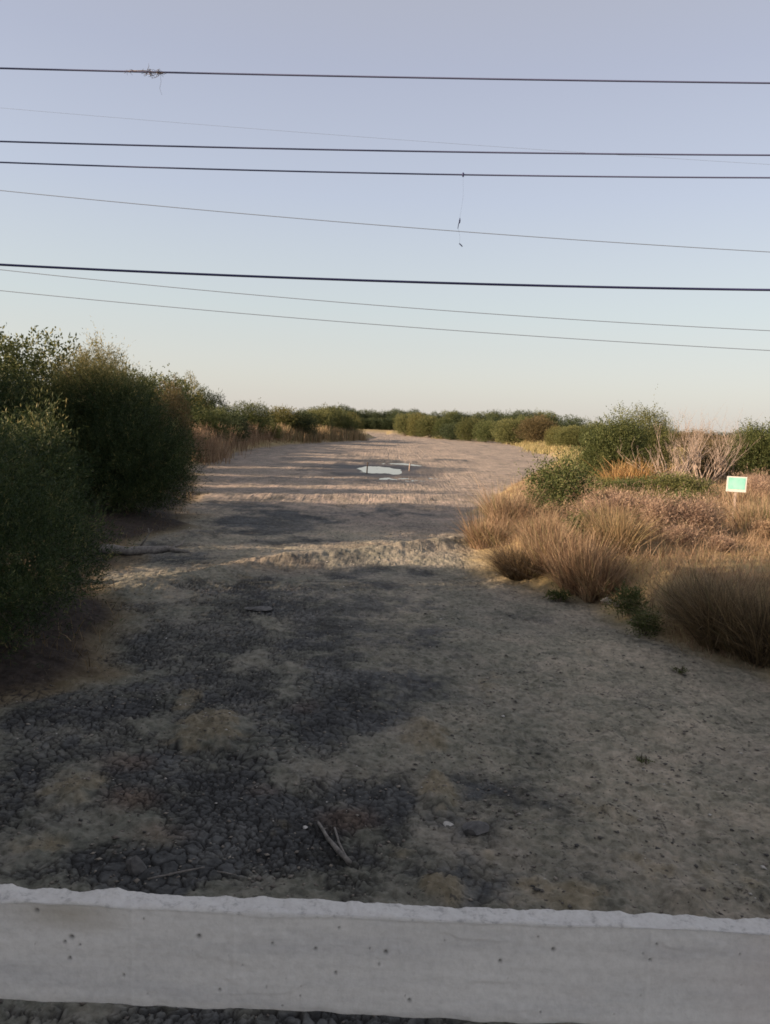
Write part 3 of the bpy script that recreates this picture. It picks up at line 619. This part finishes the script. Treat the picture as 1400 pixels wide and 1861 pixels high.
# dead orange fronds
def frondclump(px, Yd, ytop, seed, label):
    x, y, zt = at_y(px, ytop, Yd); k = y / FPX; hpx = (zt - gz(x, y)) / k
    me = tussock_mesh('fronds', seed, 1100, 34 * k, hpx * k, .6, 'orange', .3, .04, .5)
    return tagp(link('dead_frond_clump', me, None, (x, y, gz(x, y))), label, 'dead plant')
frondclump(1148, 36.5, 822, 711, 'dead orange frond clump in front of the large green bush')

# dry grass carpet of the banks
def carpet(seed, n, xr, yr, hmean, dmin, mat, name, width=.012, dens=None, vmean=.5):
    r = np.random.default_rng(seed); x = r.uniform(*xr, n * 3); y = yr[0] * (yr[1] / yr[0]) ** r.random(n * 3)
    d = bank_dist(x, y); keep = (d > dmin) & (vnoise(x * .9, y * .9, seed) > r.random(n * 3) * .9)
    x, y = x[keep][:n], y[keep][:n]; z, _ = ground(x, y); m = len(x)
    b = np.stack([x, y, z - .02], 1); ln = r.normal(size=(m, 2)) * .35; clump = vnoise(x * 1.7, y * 1.7, seed + 3)
    V, Fc, k = blades(seed + 1, b, ln, hmean * r.uniform(.4, 1.3, m) * (.4 + clump * 1.3), np.clip(r.normal(.25, .15, m), 0, .7), 1.0, 2)
    sc = np.repeat(width * np.maximum(1, y / 22), k)[:, None]
    c = (V.reshape(m, -1, 2, 3).mean(2, keepdims=True).repeat(2, 2)).reshape(-1, 3)
    V = c + (V - c) * sc
    o = link(name, mesh_np(name, V, Fc, M[mat], {'var': np.repeat(np.clip(r.normal(vmean, .2, m) + (clump - .5) * .3, 0, 1), k)})); return tagp(o, kind='stuff')
carpet(801, 90000, (3, 30), (11, 62), .34, .35, 'straw', 'dry_grass')
carpet(807, 60000, (3, 18), (10.5, 27), .15, .1, 'straw', 'short_grass', .010, vmean=.45)
carpet(809, 14000, (3, 20), (10.5, 34), .5, .3, 'straw', 'rough_grass', .012, vmean=.5)
carpet(803, 30000, (8, 80), (55, 170), .5, .5, 'meadow', 'bank_grass', .02)
carpet(805, 9000, (-16, -3), (8, 45), .22, -.1, 'rush', 'shade_grass', vmean=.3)
# reeds along the far left shore
def reeds(seed, pts, n, h0, h1, name, mat, width, vmean=.5):
    r = np.random.default_rng(seed); P = np.array([at_z(*p) for p in pts]); seg = r.integers(0, len(P) - 1, n); t = r.random(n)[:, None]
    q = P[seg] * (1 - t) + P[seg + 1] * t; q = q + np.stack([r.normal(-.6, 1.1, n), r.normal(0, 1.2, n)], 1)
    z, _ = ground(q[:, 0], q[:, 1]); b = np.concatenate([q, z[:, None] - .05], 1)
    V, Fc, k = blades(seed, b, r.normal(size=(n, 2)) * .14, r.uniform(h0, h1, n) * (.7 + .5 * vnoise(q[:, 0] * .5, q[:, 1] * .5, seed)), np.clip(r.normal(.15, .1, n), 0, .5), width)
    return tagp(link(name, mesh_np(name, V, Fc, M[mat], {'var': np.repeat(np.clip(r.normal(vmean, .2, n), 0, 1), k)})), kind='stuff')
reeds(811, [(352, 842), (372, 824), (430, 813), (485, 806)], 24000, 1.5, 2.4, 'reed_bed', 'straw', .05, .45)
reeds(813, [(490, 806), (560, 804), (650, 800)], 14000, 1.3, 2.2, 'reed_fringe', 'rush', .09, .7)
reeds(815, [(1000, 826), (970, 812), (900, 801), (800, 797)], 7000, .4, .9, 'shore_reeds', 'meadow', .10, .6)

# ------------------------------------------------------------------ puddle with stakes
cx, cy = at_z(688, 853)
a = np.linspace(0, 2 * math.pi, 49)[:-1]; pv = [(cx + math.cos(t) * 5, cy + math.sin(t) * 13, -.055) for t in a]
me = bpy.data.meshes.new('puddle'); me.from_pydata(pv, [], [tuple(range(48))]); 
m_, n_, l_, b_ = newmat('still_water'); b_.inputs['Base Color'].default_value = (.03, .03, .028, 1); b_.inputs['Roughness'].default_value = .04; b_.inputs['IOR'].default_value = 1.33
me.materials.append(m_); tagp(link('water', me), kind='structure')
def stake(px, pyb, pyt, r, mat, label, seed):
    x, y = at_z(px, pyb); z = gz(x, y); top = at_y(px, pyt, y)[2]; T = Tubes(); rr = random.Random(seed)
    T.add([(0, 0, -.3), (.01, .02, (top - z) * .5), (.03, 0, top - z)], [r, r * .95, r * .8], 7)
    T.add([(.015, .01, (top - z) * .72), (.10, .02, (top - z) * .95)], [r * .6, r * .3], 5)
    return tagp(link('stake', T.mesh('stake', mat), None, (x, y, z)), label, 'stake')
stake(667, 860, 840, .05, M['bark'], 'dark wooden stake standing in the puddle', 1)
stake(744, 856, 842, .05, M['palewood'], 'pale pinkish stake right of the puddle', 2)

# ------------------------------------------------------------------ fallen branch, sticks, stones
def wood(name, pts, rad, label, mat='greywood', side=None, loc_px=None, cat='branch', group=None):
    P = []
    for (px, py, up) in pts:
        x, y = at_z(px, py, 0); P.append(Vector((x, y, gz(x, y) + up)))
    o0 = P[0].copy(); root = empty(name, o0, label, cat, group)
    # resample for bark-like wobble
    rr = random.Random(len(pts) * 7 + int(pts[0][0])); Q = []; R = []
    for i in range(len(P) - 1):
        for s in range(4):
            t = s / 4; Q.append(P[i].lerp(P[i + 1], t) - o0 + Vector((rr.gauss(0, .008), rr.gauss(0, .008), rr.gauss(0, .006)))); R.append((rad[i] * (1 - t) + rad[i + 1] * t) * rr.uniform(.88, 1.12))
    Q.append(P[-1] - o0); R.append(rad[-1])
    T = Tubes(); T.add(Q, R, 8); link('limb', T.mesh('limb', M[mat]), root)
    for sp, sr in (side or []):
        T = Tubes(); S = []
        for (px, py, up) in sp:
            x, y = at_z(px, py, 0); S.append(Vector((x, y, gz(x, y) + up)) - o0)
        T.add(S, sr, 6); link('twig', T.mesh('twig', M[mat]), root)
    return root
X0 = at_z(260, 1002)
def wood_xyz(name, label, P, rad, twigs, mat='greywood', cat='branch'):
    o0 = Vector(P[0]); root = empty(name, o0, label, cat); rr = random.Random(3); Q = []; R = []
    for i in range(len(P) - 1):
        for s in range(5):
            t = s / 5; Q.append(Vector(P[i]).lerp(Vector(P[i + 1]), t) - o0 + Vector((rr.gauss(0, 1), rr.gauss(0, 1), rr.gauss(0, .6))) * rad[i] * .14); R.append((rad[i] * (1 - t) + rad[i + 1] * t) * rr.uniform(.9, 1.1))
    Q.append(Vector(P[-1]) - o0); R.append(rad[-1]); T = Tubes(); T.add(Q, R, 9); link('limb', T.mesh('limb', M[mat]), root)
    for tp, tr in twigs:
        T = Tubes(); T.add([Vector(p) - o0 for p in tp], tr, 6); link('twig', T.mesh('twig', M[mat]), root)
    return root
def gp(px, py, up=0):
    x, y = at_z(px, py); z = gz(x, y); x, y = at_z(px, py, z); return (x, y, z + up)
A, B_, C_, D_ = gp(178, 1004, .08), gp(250, 1006, .07), gp(305, 1002, .07), gp(345, 1006, .03)
tw0 = gp(252, 1004, .09)
wood_xyz('fallen_branch', 'grey fallen branch with an upright twig lying on dark mud by the left bushes', [A, B_, C_, D_], [.12, .11, .09, .04],
         [([tw0, (tw0[0] + .18, tw0[1] + .05, tw0[2] + .28), (tw0[0] + .26, tw0[1] + .05, tw0[2] + .42), (tw0[0] + .25, tw0[1], tw0[2] + .55)], [.03, .026, .02, .012]),
          ([(tw0[0] + .26, tw0[1] + .05, tw0[2] + .42), (tw0[0] + .36, tw0[1] + .05, tw0[2] + .52)], [.015, .008]),
          ([C_, gp(330, 996, .1), gp(338, 985, .12)], [.035, .025, .012])])
wood_xyz('stick', 'thick curved stick on cracked mud near the centre of the railing', [gp(578, 1500, .03), gp(600, 1535, .03), gp(635, 1575, .035)], [.012, .019, .024], [], cat='stick')
wood_xyz('stick', 'short dark stick right beside the thick curved stick', [gp(608, 1508, .02), gp(618, 1540, .02), gp(632, 1566, .02)], [.009, .011, .009], [], cat='stick')
wood_xyz('stick', 'thin straight stick lying just beyond the railing on the left', [gp(268, 1602, .02), gp(320, 1592, .025), gp(372, 1580, .02)], [.008, .009, .006], [], cat='stick')
wood_xyz('stick', 'short thin stick right of the straight one by the railing', [gp(395, 1588, .02), gp(430, 1594, .02)], [.006, .004], [], cat='stick')

def stone_mat(name, a, b2):
    return bark_mat(name, a, b2, 9)
M['stone'] = stone_mat('grey_stone', (.05, .05, .052), (.15, .145, .14)); M['whitestone'] = stone_mat('white_stone', (.45, .44, .42), (.7, .68, .65)); M['tanstone'] = stone_mat('tan_stone', (.2, .17, .13), (.36, .31, .25))
import bmesh
def stone_me(seed, sx, sy, sz, mat, sub=2, facet=.5):
    bm = bmesh.new(); bmesh.ops.create_icosphere(bm, subdivisions=sub, radius=1); rr = random.Random(seed)
    planes = [(Vector((rr.gauss(0, 1), rr.gauss(0, 1), rr.gauss(0, 1))).normalized(), rr.uniform(.45, .8)) for _ in range(9)]
    for v in bm.verts:
        p = v.co.copy()
        for nrm, dd in planes:
            k = p.dot(nrm) - dd
            if k > 0: p -= nrm * k
        v.co = Vector((p.x * sx, p.y * sy, p.z * sz + sz * .45))
    me = bpy.data.meshes.new('stone'); bm.to_mesh(me); bm.free(); me.materials.append(M[mat]); return me
for k, (px, py, wpx, hpx, mt, lab) in enumerate([
    (246, 1578, 26, 19, 'stone', 'angular grey stone with a pale edge near the railing on the left'), (816, 1500, 11, 7, 'whitestone', 'small white stone left of the flat dark slab'),
    (864, 1510, 30, 12, 'stone', 'flat dark stone slab on the mud in the middle right'), (1122, 1100, 8, 7, 'tanstone', 'pale stone at the foot of the golden rushes'),
    (1100, 1096, 13, 9, 'tanstone', 'tan stone left of the small pale one by the rushes'), (470, 1108, 26, 8, 'stone', 'low dark stone lump right of the centre left mud'),
    (905, 1413, 3, 2, 'whitestone', 'tiny white pebble above the flat dark slab'), (555, 1503, 5, 3, 'whitestone', 'tiny white pebble left of the thick curved stick'),
    (90, 1585, 9, 5, 'stone', 'small dark stone by the railing at far left'), (302, 1000, 5, 3, 'tanstone', 'small pale stone beside the fallen branch'),
    (1290, 1480, 4, 3, 'whitestone', 'tiny pale pebble on the brown mud at right'), (785, 909, 5, 4, 'stone', 'dark clod on the lit strip of the bed'), (722, 906, 3, 3, 'stone', 'small dark clod left on the lit strip of the bed')]):
    x, y, z = gp(px, py); q = math.hypot(y, H) / FPX
    o = link('stone', stone_me(900 + k, wpx * q, wpx * q * .75, hpx * q, mt), None, (x, y, z - .012)); tagp(o, lab, 'stone')
# crumbs of dried mud, broken shell and twig bits
def crumbs(seed, n, name):
    r = np.random.default_rng(seed); x = r.uniform(-9, 9, n * 3); y = 4.2 * (28 / 4.2) ** r.random(n * 3)
    keep = (bank_dist(x, y) < 0) & (vnoise(x * 1.5, y * 1.5, 9) > r.random(n * 3)); x, y = x[keep][:n], y[keep][:n]; m = len(x)
    z, _ = ground(x, y); s = .007 + .018 * r.random(m) ** 4 + y * .0003
    oct_ = np.array([(1, 0, 0), (0, 1, 0), (-1, 0, 0), (0, -1, 0), (0, 0, .7), (0, 0, -.5)], float)
    V = (oct_[None] * r.uniform(.6, 1.3, (m, 6, 1))) * s[:, None, None] * np.array([1, 1, .7]); a = r.uniform(0, 6.3, m); c, s_ = np.cos(a)[:, None], np.sin(a)[:, None]
    V = np.stack([V[:, :, 0] * c * 1.4 - V[:, :, 1] * s_, V[:, :, 0] * s_ * 1.4 + V[:, :, 1] * c, V[:, :, 2]], 2) + np.stack([x, y, z + s * .3], 1)[:, None, :]
    f = np.array([(0, 1, 4), (1, 2, 4), (2, 3, 4), (3, 0, 4), (1, 0, 5), (2, 1, 5), (3, 2, 5), (0, 3, 5)])
    Fc = (np.arange(m)[:, None, None] * 6 + f[None]).reshape(-1, 3)
    mt, n2, l2, b2 = newmat('mud_crumb'); l2.new(rampn(n2, l2, attr(n2, 'var'), [(0, (.05, .048, .046)), (.6, (.16, .14, .12)), (.97, (.28, .25, .21)), (1, (.55, .53, .5))]), b2.inputs['Base Color']); b2.inputs['Roughness'].default_value = .9
    return tagp(link(name, mesh_np(name, V.reshape(-1, 3), Fc, mt, {'var': np.repeat(r.random(m), 6)})), kind='stuff')
crumbs(950, 9000, 'mud_crumbs')

# ------------------------------------------------------------------ sign
sx, sy = at_z(1331, 962, .95); zb = gz(sx, sy); top = at_y(1337, 866, sy)[2]; bot = at_y(1335, 894, sy)[2]; w = 32 / FPX * sy / 2
root = empty('notice_sign', (sx, sy, zb), 'small pale green notice board with white rim on a thin post', 'sign', rz=math.radians(-18))
w /= math.cos(math.radians(18))
def box_me(name, x0, x1, y0, y1, z0, z1, mat, bev=.0):
    bm = bmesh.new(); bmesh.ops.create_cube(bm, size=1)
    for v in bm.verts: v.co = Vector(((x0 + x1) / 2 + v.co.x * (x1 - x0), (y0 + y1) / 2 + v.co.y * (y1 - y0), (z0 + z1) / 2 + v.co.z * (z1 - z0)))
    if bev: bmesh.ops.bevel(bm, geom=bm.edges[:], offset=bev, segments=2, affect='EDGES')
    me = bpy.data.meshes.new(name); bm.to_mesh(me); bm.free(); me.materials.append(mat); return me
mw, n2, l2, b2 = newmat('white_board'); b2.inputs['Base Color'].default_value = (.62, .61, .57, 1); b2.inputs['Roughness'].default_value = .4
mg, n2, l2, b2 = newmat('mint_print'); g = n2.new('ShaderNodeTexCoord').outputs['Object']
l2.new(rampn(n2, l2, noise(n2, l2, 3, 2, .5, g), [(.35, (.20, .53, .45)), (.7, (.33, .64, .56))]), b2.inputs['Base Color']); b2.inputs['Roughness'].default_value = .4
link('board', box_me('board', -w, w, -.012, .012, bot - zb, top - zb, mw, .004), root)
link('printed_panel', box_me('printed_panel', -w * .86, w * .86, -.016, -.0125, bot - zb + (top - bot) * .17, top - zb - (top - bot) * .07, mg), root)
link('post', box_me('post', -.035, .035, .0125, .062, -.4, top - zb - .06, M['palewood'], .006), root)

# ------------------------------------------------------------------ bridge railing
def conc_mat():
    m, n, l, b = newmat('whitewashed_concrete'); g = n.new('ShaderNodeTexCoord').outputs['Object']
    mp = n.new('ShaderNodeMapping'); mp.inputs['Scale'].default_value = (.35, 1, 2.2); l.new(g, mp.inputs[0])
    a1 = noise(n, l, 5, 6, .65, mp.outputs[0]); a2 = noise(n, l, 60, 4, .7, g)
    c = rampn(n, l, a1, [(.3, (.42, .415, .41)), (.5, (.55, .535, .505)), (.7, (.64, .62, .585))])
    c = mixc(n, l, .25, c, rampn(n, l, a2, [(.35, (.36, .355, .35)), (.6, (.62, .61, .60))]))
    c = mixc(n, l, rampn(n, l, noise(n, l, 2.2, 3, .5, g), [(.55, (0, 0, 0)), (.75, (.35, .35, .35))]), c, (.50, .42, .39))
    # brown stain near the left end
    mp2 = n.new('ShaderNodeMapping'); mp2.inputs['Location'].default_value = (STX * 9, 0, -STZ * 26); mp2.inputs['Scale'].default_value = (9, 0, 26); l.new(g, mp2.inputs[0])
    ln = n.new('ShaderNodeVectorMath'); ln.operation = 'LENGTH'; l.new(mp2.outputs[0], ln.inputs[0])
    st = math_(n, l, 'ADD', ln.outputs['Value'], math_(n, l, 'MULTIPLY', a1, 1.6))
    c = mixc(n, l, rampn(n, l, st, [(.95, (.75, .75, .75)), (1.0, (0, 0, 0))]) if False else rampn(n, l, math_(n, l, 'MULTIPLY', st, .5), [(.45, (.6, .6, .6)), (1.0, (0, 0, 0))]), c, (.26, .22, .15))
    c = mixc(n, l, math_(n, l, 'MULTIPLY', attr(n, 'pit'), .85), c, (.07, .065, .06))
    l.new(mixc(n, l, math_(n, l, 'MULTIPLY', attr(n, 'cap'), .8), c, rampn(n, l, a2, [(.32, (.34, .335, .33)), (.45, (.54, .53, .515)), (.7, (.60, .59, .575))])), b.inputs['Base Color']); b.inputs['Roughness'].default_value = .85
    # pin holes
    vo = n.new('ShaderNodeTexVoronoi'); vo.inputs['Scale'].default_value = 24; l.new(g, vo.inputs['Vector'])
    pin = rampn(n, l, vo.outputs['Distance'], [(.0, (0, 0, 0)), (.10, (1, 1, 1))])
    bp = n.new('ShaderNodeBump'); bp.inputs['Distance'].default_value = .004; bp.inputs['Strength'].default_value = .7
    l.new(mixc(n, l, .25, a2, pin), bp.inputs['Height']); l.new(bp.outputs[0], b.inputs['Normal'])
    return m
RY = 1.20                                   # near face of the beam
tl = at_y(0, 1636, RY); tr = at_y(1400, 1694, RY); bl = at_y(0, 1824, RY); brr = at_y(1050, 1862, RY)
ztop = (tl[2] + tr[2]) / 2; zbot = (bl[2] + brr[2]) / 2; STX = -at_y(130, 1660, RY)[0]; STZ = at_y(130, 1662, RY)[2] - zbot
# depth of the top: the far edge seen at y = 1633 in the middle
d = ray(700, 1636); thick = (ztop - H) / d.z * d.y - RY
thick *= .8
cm = conc_mat()
rail = empty('bridge_railing', (0, RY, zbot), 'pale rough concrete railing beam running across the bottom of the picture', 'railing')
def beam(L=9.0):
    # lengthwise strips round the section; worn, chipped edges and pores
    nx_ = 1500; xs = np.concatenate([np.linspace(-L, -1.15, 120), np.linspace(-1.14, 1.14, nx_), np.linspace(1.15, L, 120)])
    sec = []; hgt = ztop - zbot
    for t in np.linspace(0, 1, 70): sec.append((0, t * hgt, 0, 1))                       # front face, upwards
    for t in np.linspace(0, 1, 26)[1:]: sec.append((t * thick, hgt, 1, 2))                # top
    for t in np.linspace(1, 0, 8)[1:]: sec.append((thick, t * hgt, 0, 3))                 # back
    for t in np.linspace(1, 0, 6)[1:-1]: sec.append((t * thick, 0, 0, 4))
    sec = np.array(sec); Xg, Sg = np.meshgrid(xs, np.arange(len(sec)), indexing='ij')
    yy, zz, kind = sec[Sg.astype(int), 0], sec[Sg.astype(int), 1], sec[Sg.astype(int), 3]
    x = Xg.ravel(); yy = yy.ravel(); zz = zz.ravel(); kind = kind.ravel()
    fr = kind == 1; tp = kind == 2
    # front: gentle waviness of the formwork, faint vertical seams
    wav = (fbm(x * 3, zz * 14, 5, 4) - .5) * .008 + (fbm(x * 30, zz * 40, 6, 3) - .5) * .0022 + (fbm(x * 2.2, zz * 55, 7, 3) - .5) * .0016 - .002 * sstep(.66, .72, fbm(x * 5, zz * 17, 8, 4))
    seam = sum(np.exp(-((x - q) / .004) ** 2) for q in (at_y(240, 1740, RY)[0], at_y(425, 1740, RY)[0], at_y(1180, 1740, RY)[0])) * -.0012
    # blow holes
    hole = np.zeros_like(x); r = np.random.default_rng(8)
    for q in range(60):
        hx, hz, hr = r.uniform(-1.1, 1.1), r.uniform(.01, hgt - .02), .0008 + .0026 * r.random() ** 3
        m = np.abs(x - hx) < .012
        hole[m] = np.maximum(hole[m], np.exp(-(((x[m] - hx) / hr) ** 2 + ((zz[m] - hz) / hr) ** 2)))
    for (px, py, hr) in [(130, 1703, .0042), (118, 1712, .0028), (126, 1743, .0028), (362, 1700, .0036), (66, 1656, .0036), (610, 1768, .0024), (1006, 1728, .003), (1182, 1746, .0024), (744, 1818, .003)]:
        hx, _, hz = at_y(px, py, RY); hz -= zbot; hole = np.maximum(hole, np.exp(-(((x - hx) / hr) ** 2 + ((zz - hz) / hr) ** 2)))
    ynew = yy + np.where(fr, wav + seam + hole * .006, 0)
    # rounded and chipped upper front arris: a ragged line where the rough top coat laps over
    lap = .012 + .020 * (fbm(x * 6, x * 0 + 2, 12, 4) - .5) * 2 + .004 * (fbm(x * 40, x * 0, 13, 2) - .5)
    dz_top = hgt - zz
    capm = np.where(fr, 1 - sstep(-.0015, .0015, dz_top - lap * .40), np.where(tp, 1, 0))
    ynew -= np.where(fr, capm * .0035, 0)
    lump = (fbm(x * 22, yy * 30, 14, 4) - .5) * .010 + (fbm(x * 70, yy * 70, 15, 2) - .5) * .0035
    bumps = sum(a_ * np.exp(-((x - q) / w_) ** 2) for q, w_, a_ in ((at_y(212, 1605, RY + thick)[0], .022, .004), (at_y(572, 1630, RY + thick)[0], .018, .003), (at_y(1125, 1650, RY + thick)[0], .015, .004), (at_y(5, 1602, RY + thick)[0], .04, .005)))
    edge = (fbm(x * 9, x * 0 + 5, 18, 4) - .5) * .003 + (fbm(x * 60, x * 0 + 5, 20, 3) - .5) * .004
    znew = zz + np.where(tp, lump + (bumps + edge) * sstep(.2, 1, yy / thick), 0) + np.where(kind == 3, (zz / hgt) ** 3 * (bumps + edge), 0)
    rag = (fbm(x * 14, x * 0 + 9, 19, 4) - .5) * .010
    lower = np.where(zz < .02, 1 - zz / .02, 0); znew += lower * rag; ynew += np.where(fr, lower ** 2 * .006, 0)
    V = np.stack([x, ynew, znew], 1); ns = len(sec); I = np.arange(len(xs) * ns).reshape(len(xs), ns)
    nxt = np.roll(I, -1, 1)
    Fc = np.stack([I[:-1].ravel(), I[1:].ravel(), nxt[1:].ravel(), nxt[:-1].ravel()], 1)
    return mesh_np('beam', V, Fc, cm, {'cap': capm, 'pit': np.clip(hole, 0, 1)}, True)
link('rail_beam', beam(), rail)
for x in (-7.5, -5, -2.5, 2.5, 5, 7.5):
    link('post', box_me('post', x - .1, x + .1, .01, thick - .01, 1.75 - zbot, .002, cm, .01), rail)
deck = link('bridge_deck', box_me('bridge_deck', -12, 12, -6, RY + thick - .02, 1.35, 1.75, cm, .02)); tagp(deck, kind='structure')

# ------------------------------------------------------------------ overhead wires
def wire_mat(name, c, rough=.6):
    m, n, l, b = newmat(name); b.inputs['Base Color'].default_value = (*c, 1); b.inputs['Roughness'].default_value = rough; return m
wd = wire_mat('black_cable', (.045, .045, .13)); wg = wire_mat('grey_cable', (.10, .11, .20)); wp = wire_mat('steel_wire', (.20, .24, .30))
def wire(pts, depth, r, mat, label, slant=0.0, span=26):
    """pts: three points (px, py) in order; the wire hangs in a vertical plane at the given distance"""
    Q = []
    for px, py in pts:
        d = ray(px, py); t = depth / (d.y - slant * d.x); Q.append((d.x * t, H + d.z * t))
    (x1, z1), (x2, z2), (x3, z3) = Q
    co = np.polyfit([x1, x2, x3], [z1, z2, z3], 2)
    co[0] = max(co[0], .0004)
    co1 = np.polyfit([x1, x2, x3], np.array([z1, z2, z3]) - co[0] * np.array([x1, x2, x3]) ** 2, 1)
    f = lambda x: co[0] * x * x + co1[0] * x + co1[1]
    T = Tubes(); xs = np.linspace(-span, span, 90)
    T.add([(x, depth + slant * x, f(x)) for x in xs], r, 6)
    o = link('overhead_cable', T.mesh('cable', mat)); tagp(o, label, 'cable', 'overhead cables crossing the sky')
    return lambda x: Vector((x, depth + slant * x, f(x)))
w1 = wire([(0, 124), (700, 140), (1400, 151)], 9.0, .0095, wg, 'highest grey cable, carrying a tuft of dry grass on its left')
w2 = wire([(0, 257), (700, 274), (1400, 282)], 8.0, .0080, wg, 'second grey cable from the top, upper one of the close pair')
w3 = wire([(0, 295), (700, 315), (1400, 323)], 8.0, .0075, wg, 'lower cable of the close pair, with a snagged fishing line')
w4 = wire([(0, 481), (700, 511), (1400, 527)], 7.0, .0105, wd, 'thickest black cable, crossing above the horizon trees')
w5 = wire([(0, 346), (700, 410), (1400, 458)], 17, .0075, wp, 'thin steep cable below the close pair')
w6 = wire([(0, 490), (700, 556), (1400, 601)], 17, .0075, wp, 'thin pale wire just below the thick black cable', span=34)
w7 = wire([(0, 528), (700, 591), (1400, 637)], 17, .0075, wp, 'lowest thin pale wire')
w8 = wire([(0, 196), (700, 252), (1400, 299)], 22, .0028, wp, 'faintest thin wire crossing the close pair at the right')

# tuft of dried weed caught on the top cable
def along(wf, px, py, depth): return wf(at_y(px, py, depth)[0])
T = Tubes(); rr = random.Random(4); p0 = along(w1, 277, 131, 9.0)
for c_, n_, s_ in (((-.045), 24, .042), ((.07), 22, .04), (-.26, 8, .03)):
    for k in range(n_):
        q = Vector((c_ + rr.gauss(0, .03), rr.gauss(0, .012), rr.gauss(0, .012))); e = q + Vector((rr.gauss(0, s_), rr.gauss(0, s_ * .5), rr.gauss(-.015, s_ * .6)))
        T.add([q, q.lerp(e, .5) + Vector((rr.gauss(0, .012), 0, rr.gauss(0, .012))), e], [.0026, .0022, .0012], 4, rr.random())
T.add([(-.33, 0, 0), (-.1, .003, .004), (.12, 0, 0)], [.004, .012, .004], 6)
T.add([(.08, 0, 0), (.09, 0, -.02), (.10, 0, -.10), (.085, 0, -.17), (.11, 0, -.24)], .0014, 4)
o = link('weed_tuft', T.mesh('tuft', M['bark']), None, p0); tagp(o, 'ragged brown tuft of dried weed caught on the highest cable', 'dry weed')
# snagged fishing line with swivel and hook under the third cable
p1 = along(w3, 842, 318, 8.0); fl = empty('snagged_fishing_line', p1, 'snagged fishing line with small float hanging from the lower close cable', 'fishing line')
T = Tubes(); T.add([(0, 0, .02), (0, 0, 0), (0, 0, -.02)], [.007, .013, .007], 8); link('knot', T.mesh('knot', wd), fl)
z1 = at_y(840, 398, 8.0)[2] - p1[2]; z2 = at_y(840, 416, 8.0)[2] - p1[2]; z3 = at_y(843, 445, 8.0)[2] - p1[2]
T = Tubes(); T.add([(0, -.0, -.01), (.012, 0, z1 * .5), (-.012, 0, z1)], .0008, 4); T.add([(-.02, 0, z2), (.0, 0, (z2 + z3) / 2), (.0, 0, z3)], .0008, 4); link('line', T.mesh('line', wp), fl)
T = Tubes(); T.add([(-.010, 0, z1 + .01), (-.010, 0, z1 - .015), (-.012, 0, z1 - .035), (-.02, 0, z1 - .05), (-.026, 0, z2)], [.003, .008, .008, .004, .003], 7); link('float', T.mesh('float', wd), fl)
T = Tubes(); T.add([(-.005, 0, z3 + .012), (.012, 0, z3), (.03, 0, z3 - .018)], [.005, .006, .005], 6); link('lure', T.mesh('lure', wg), fl)
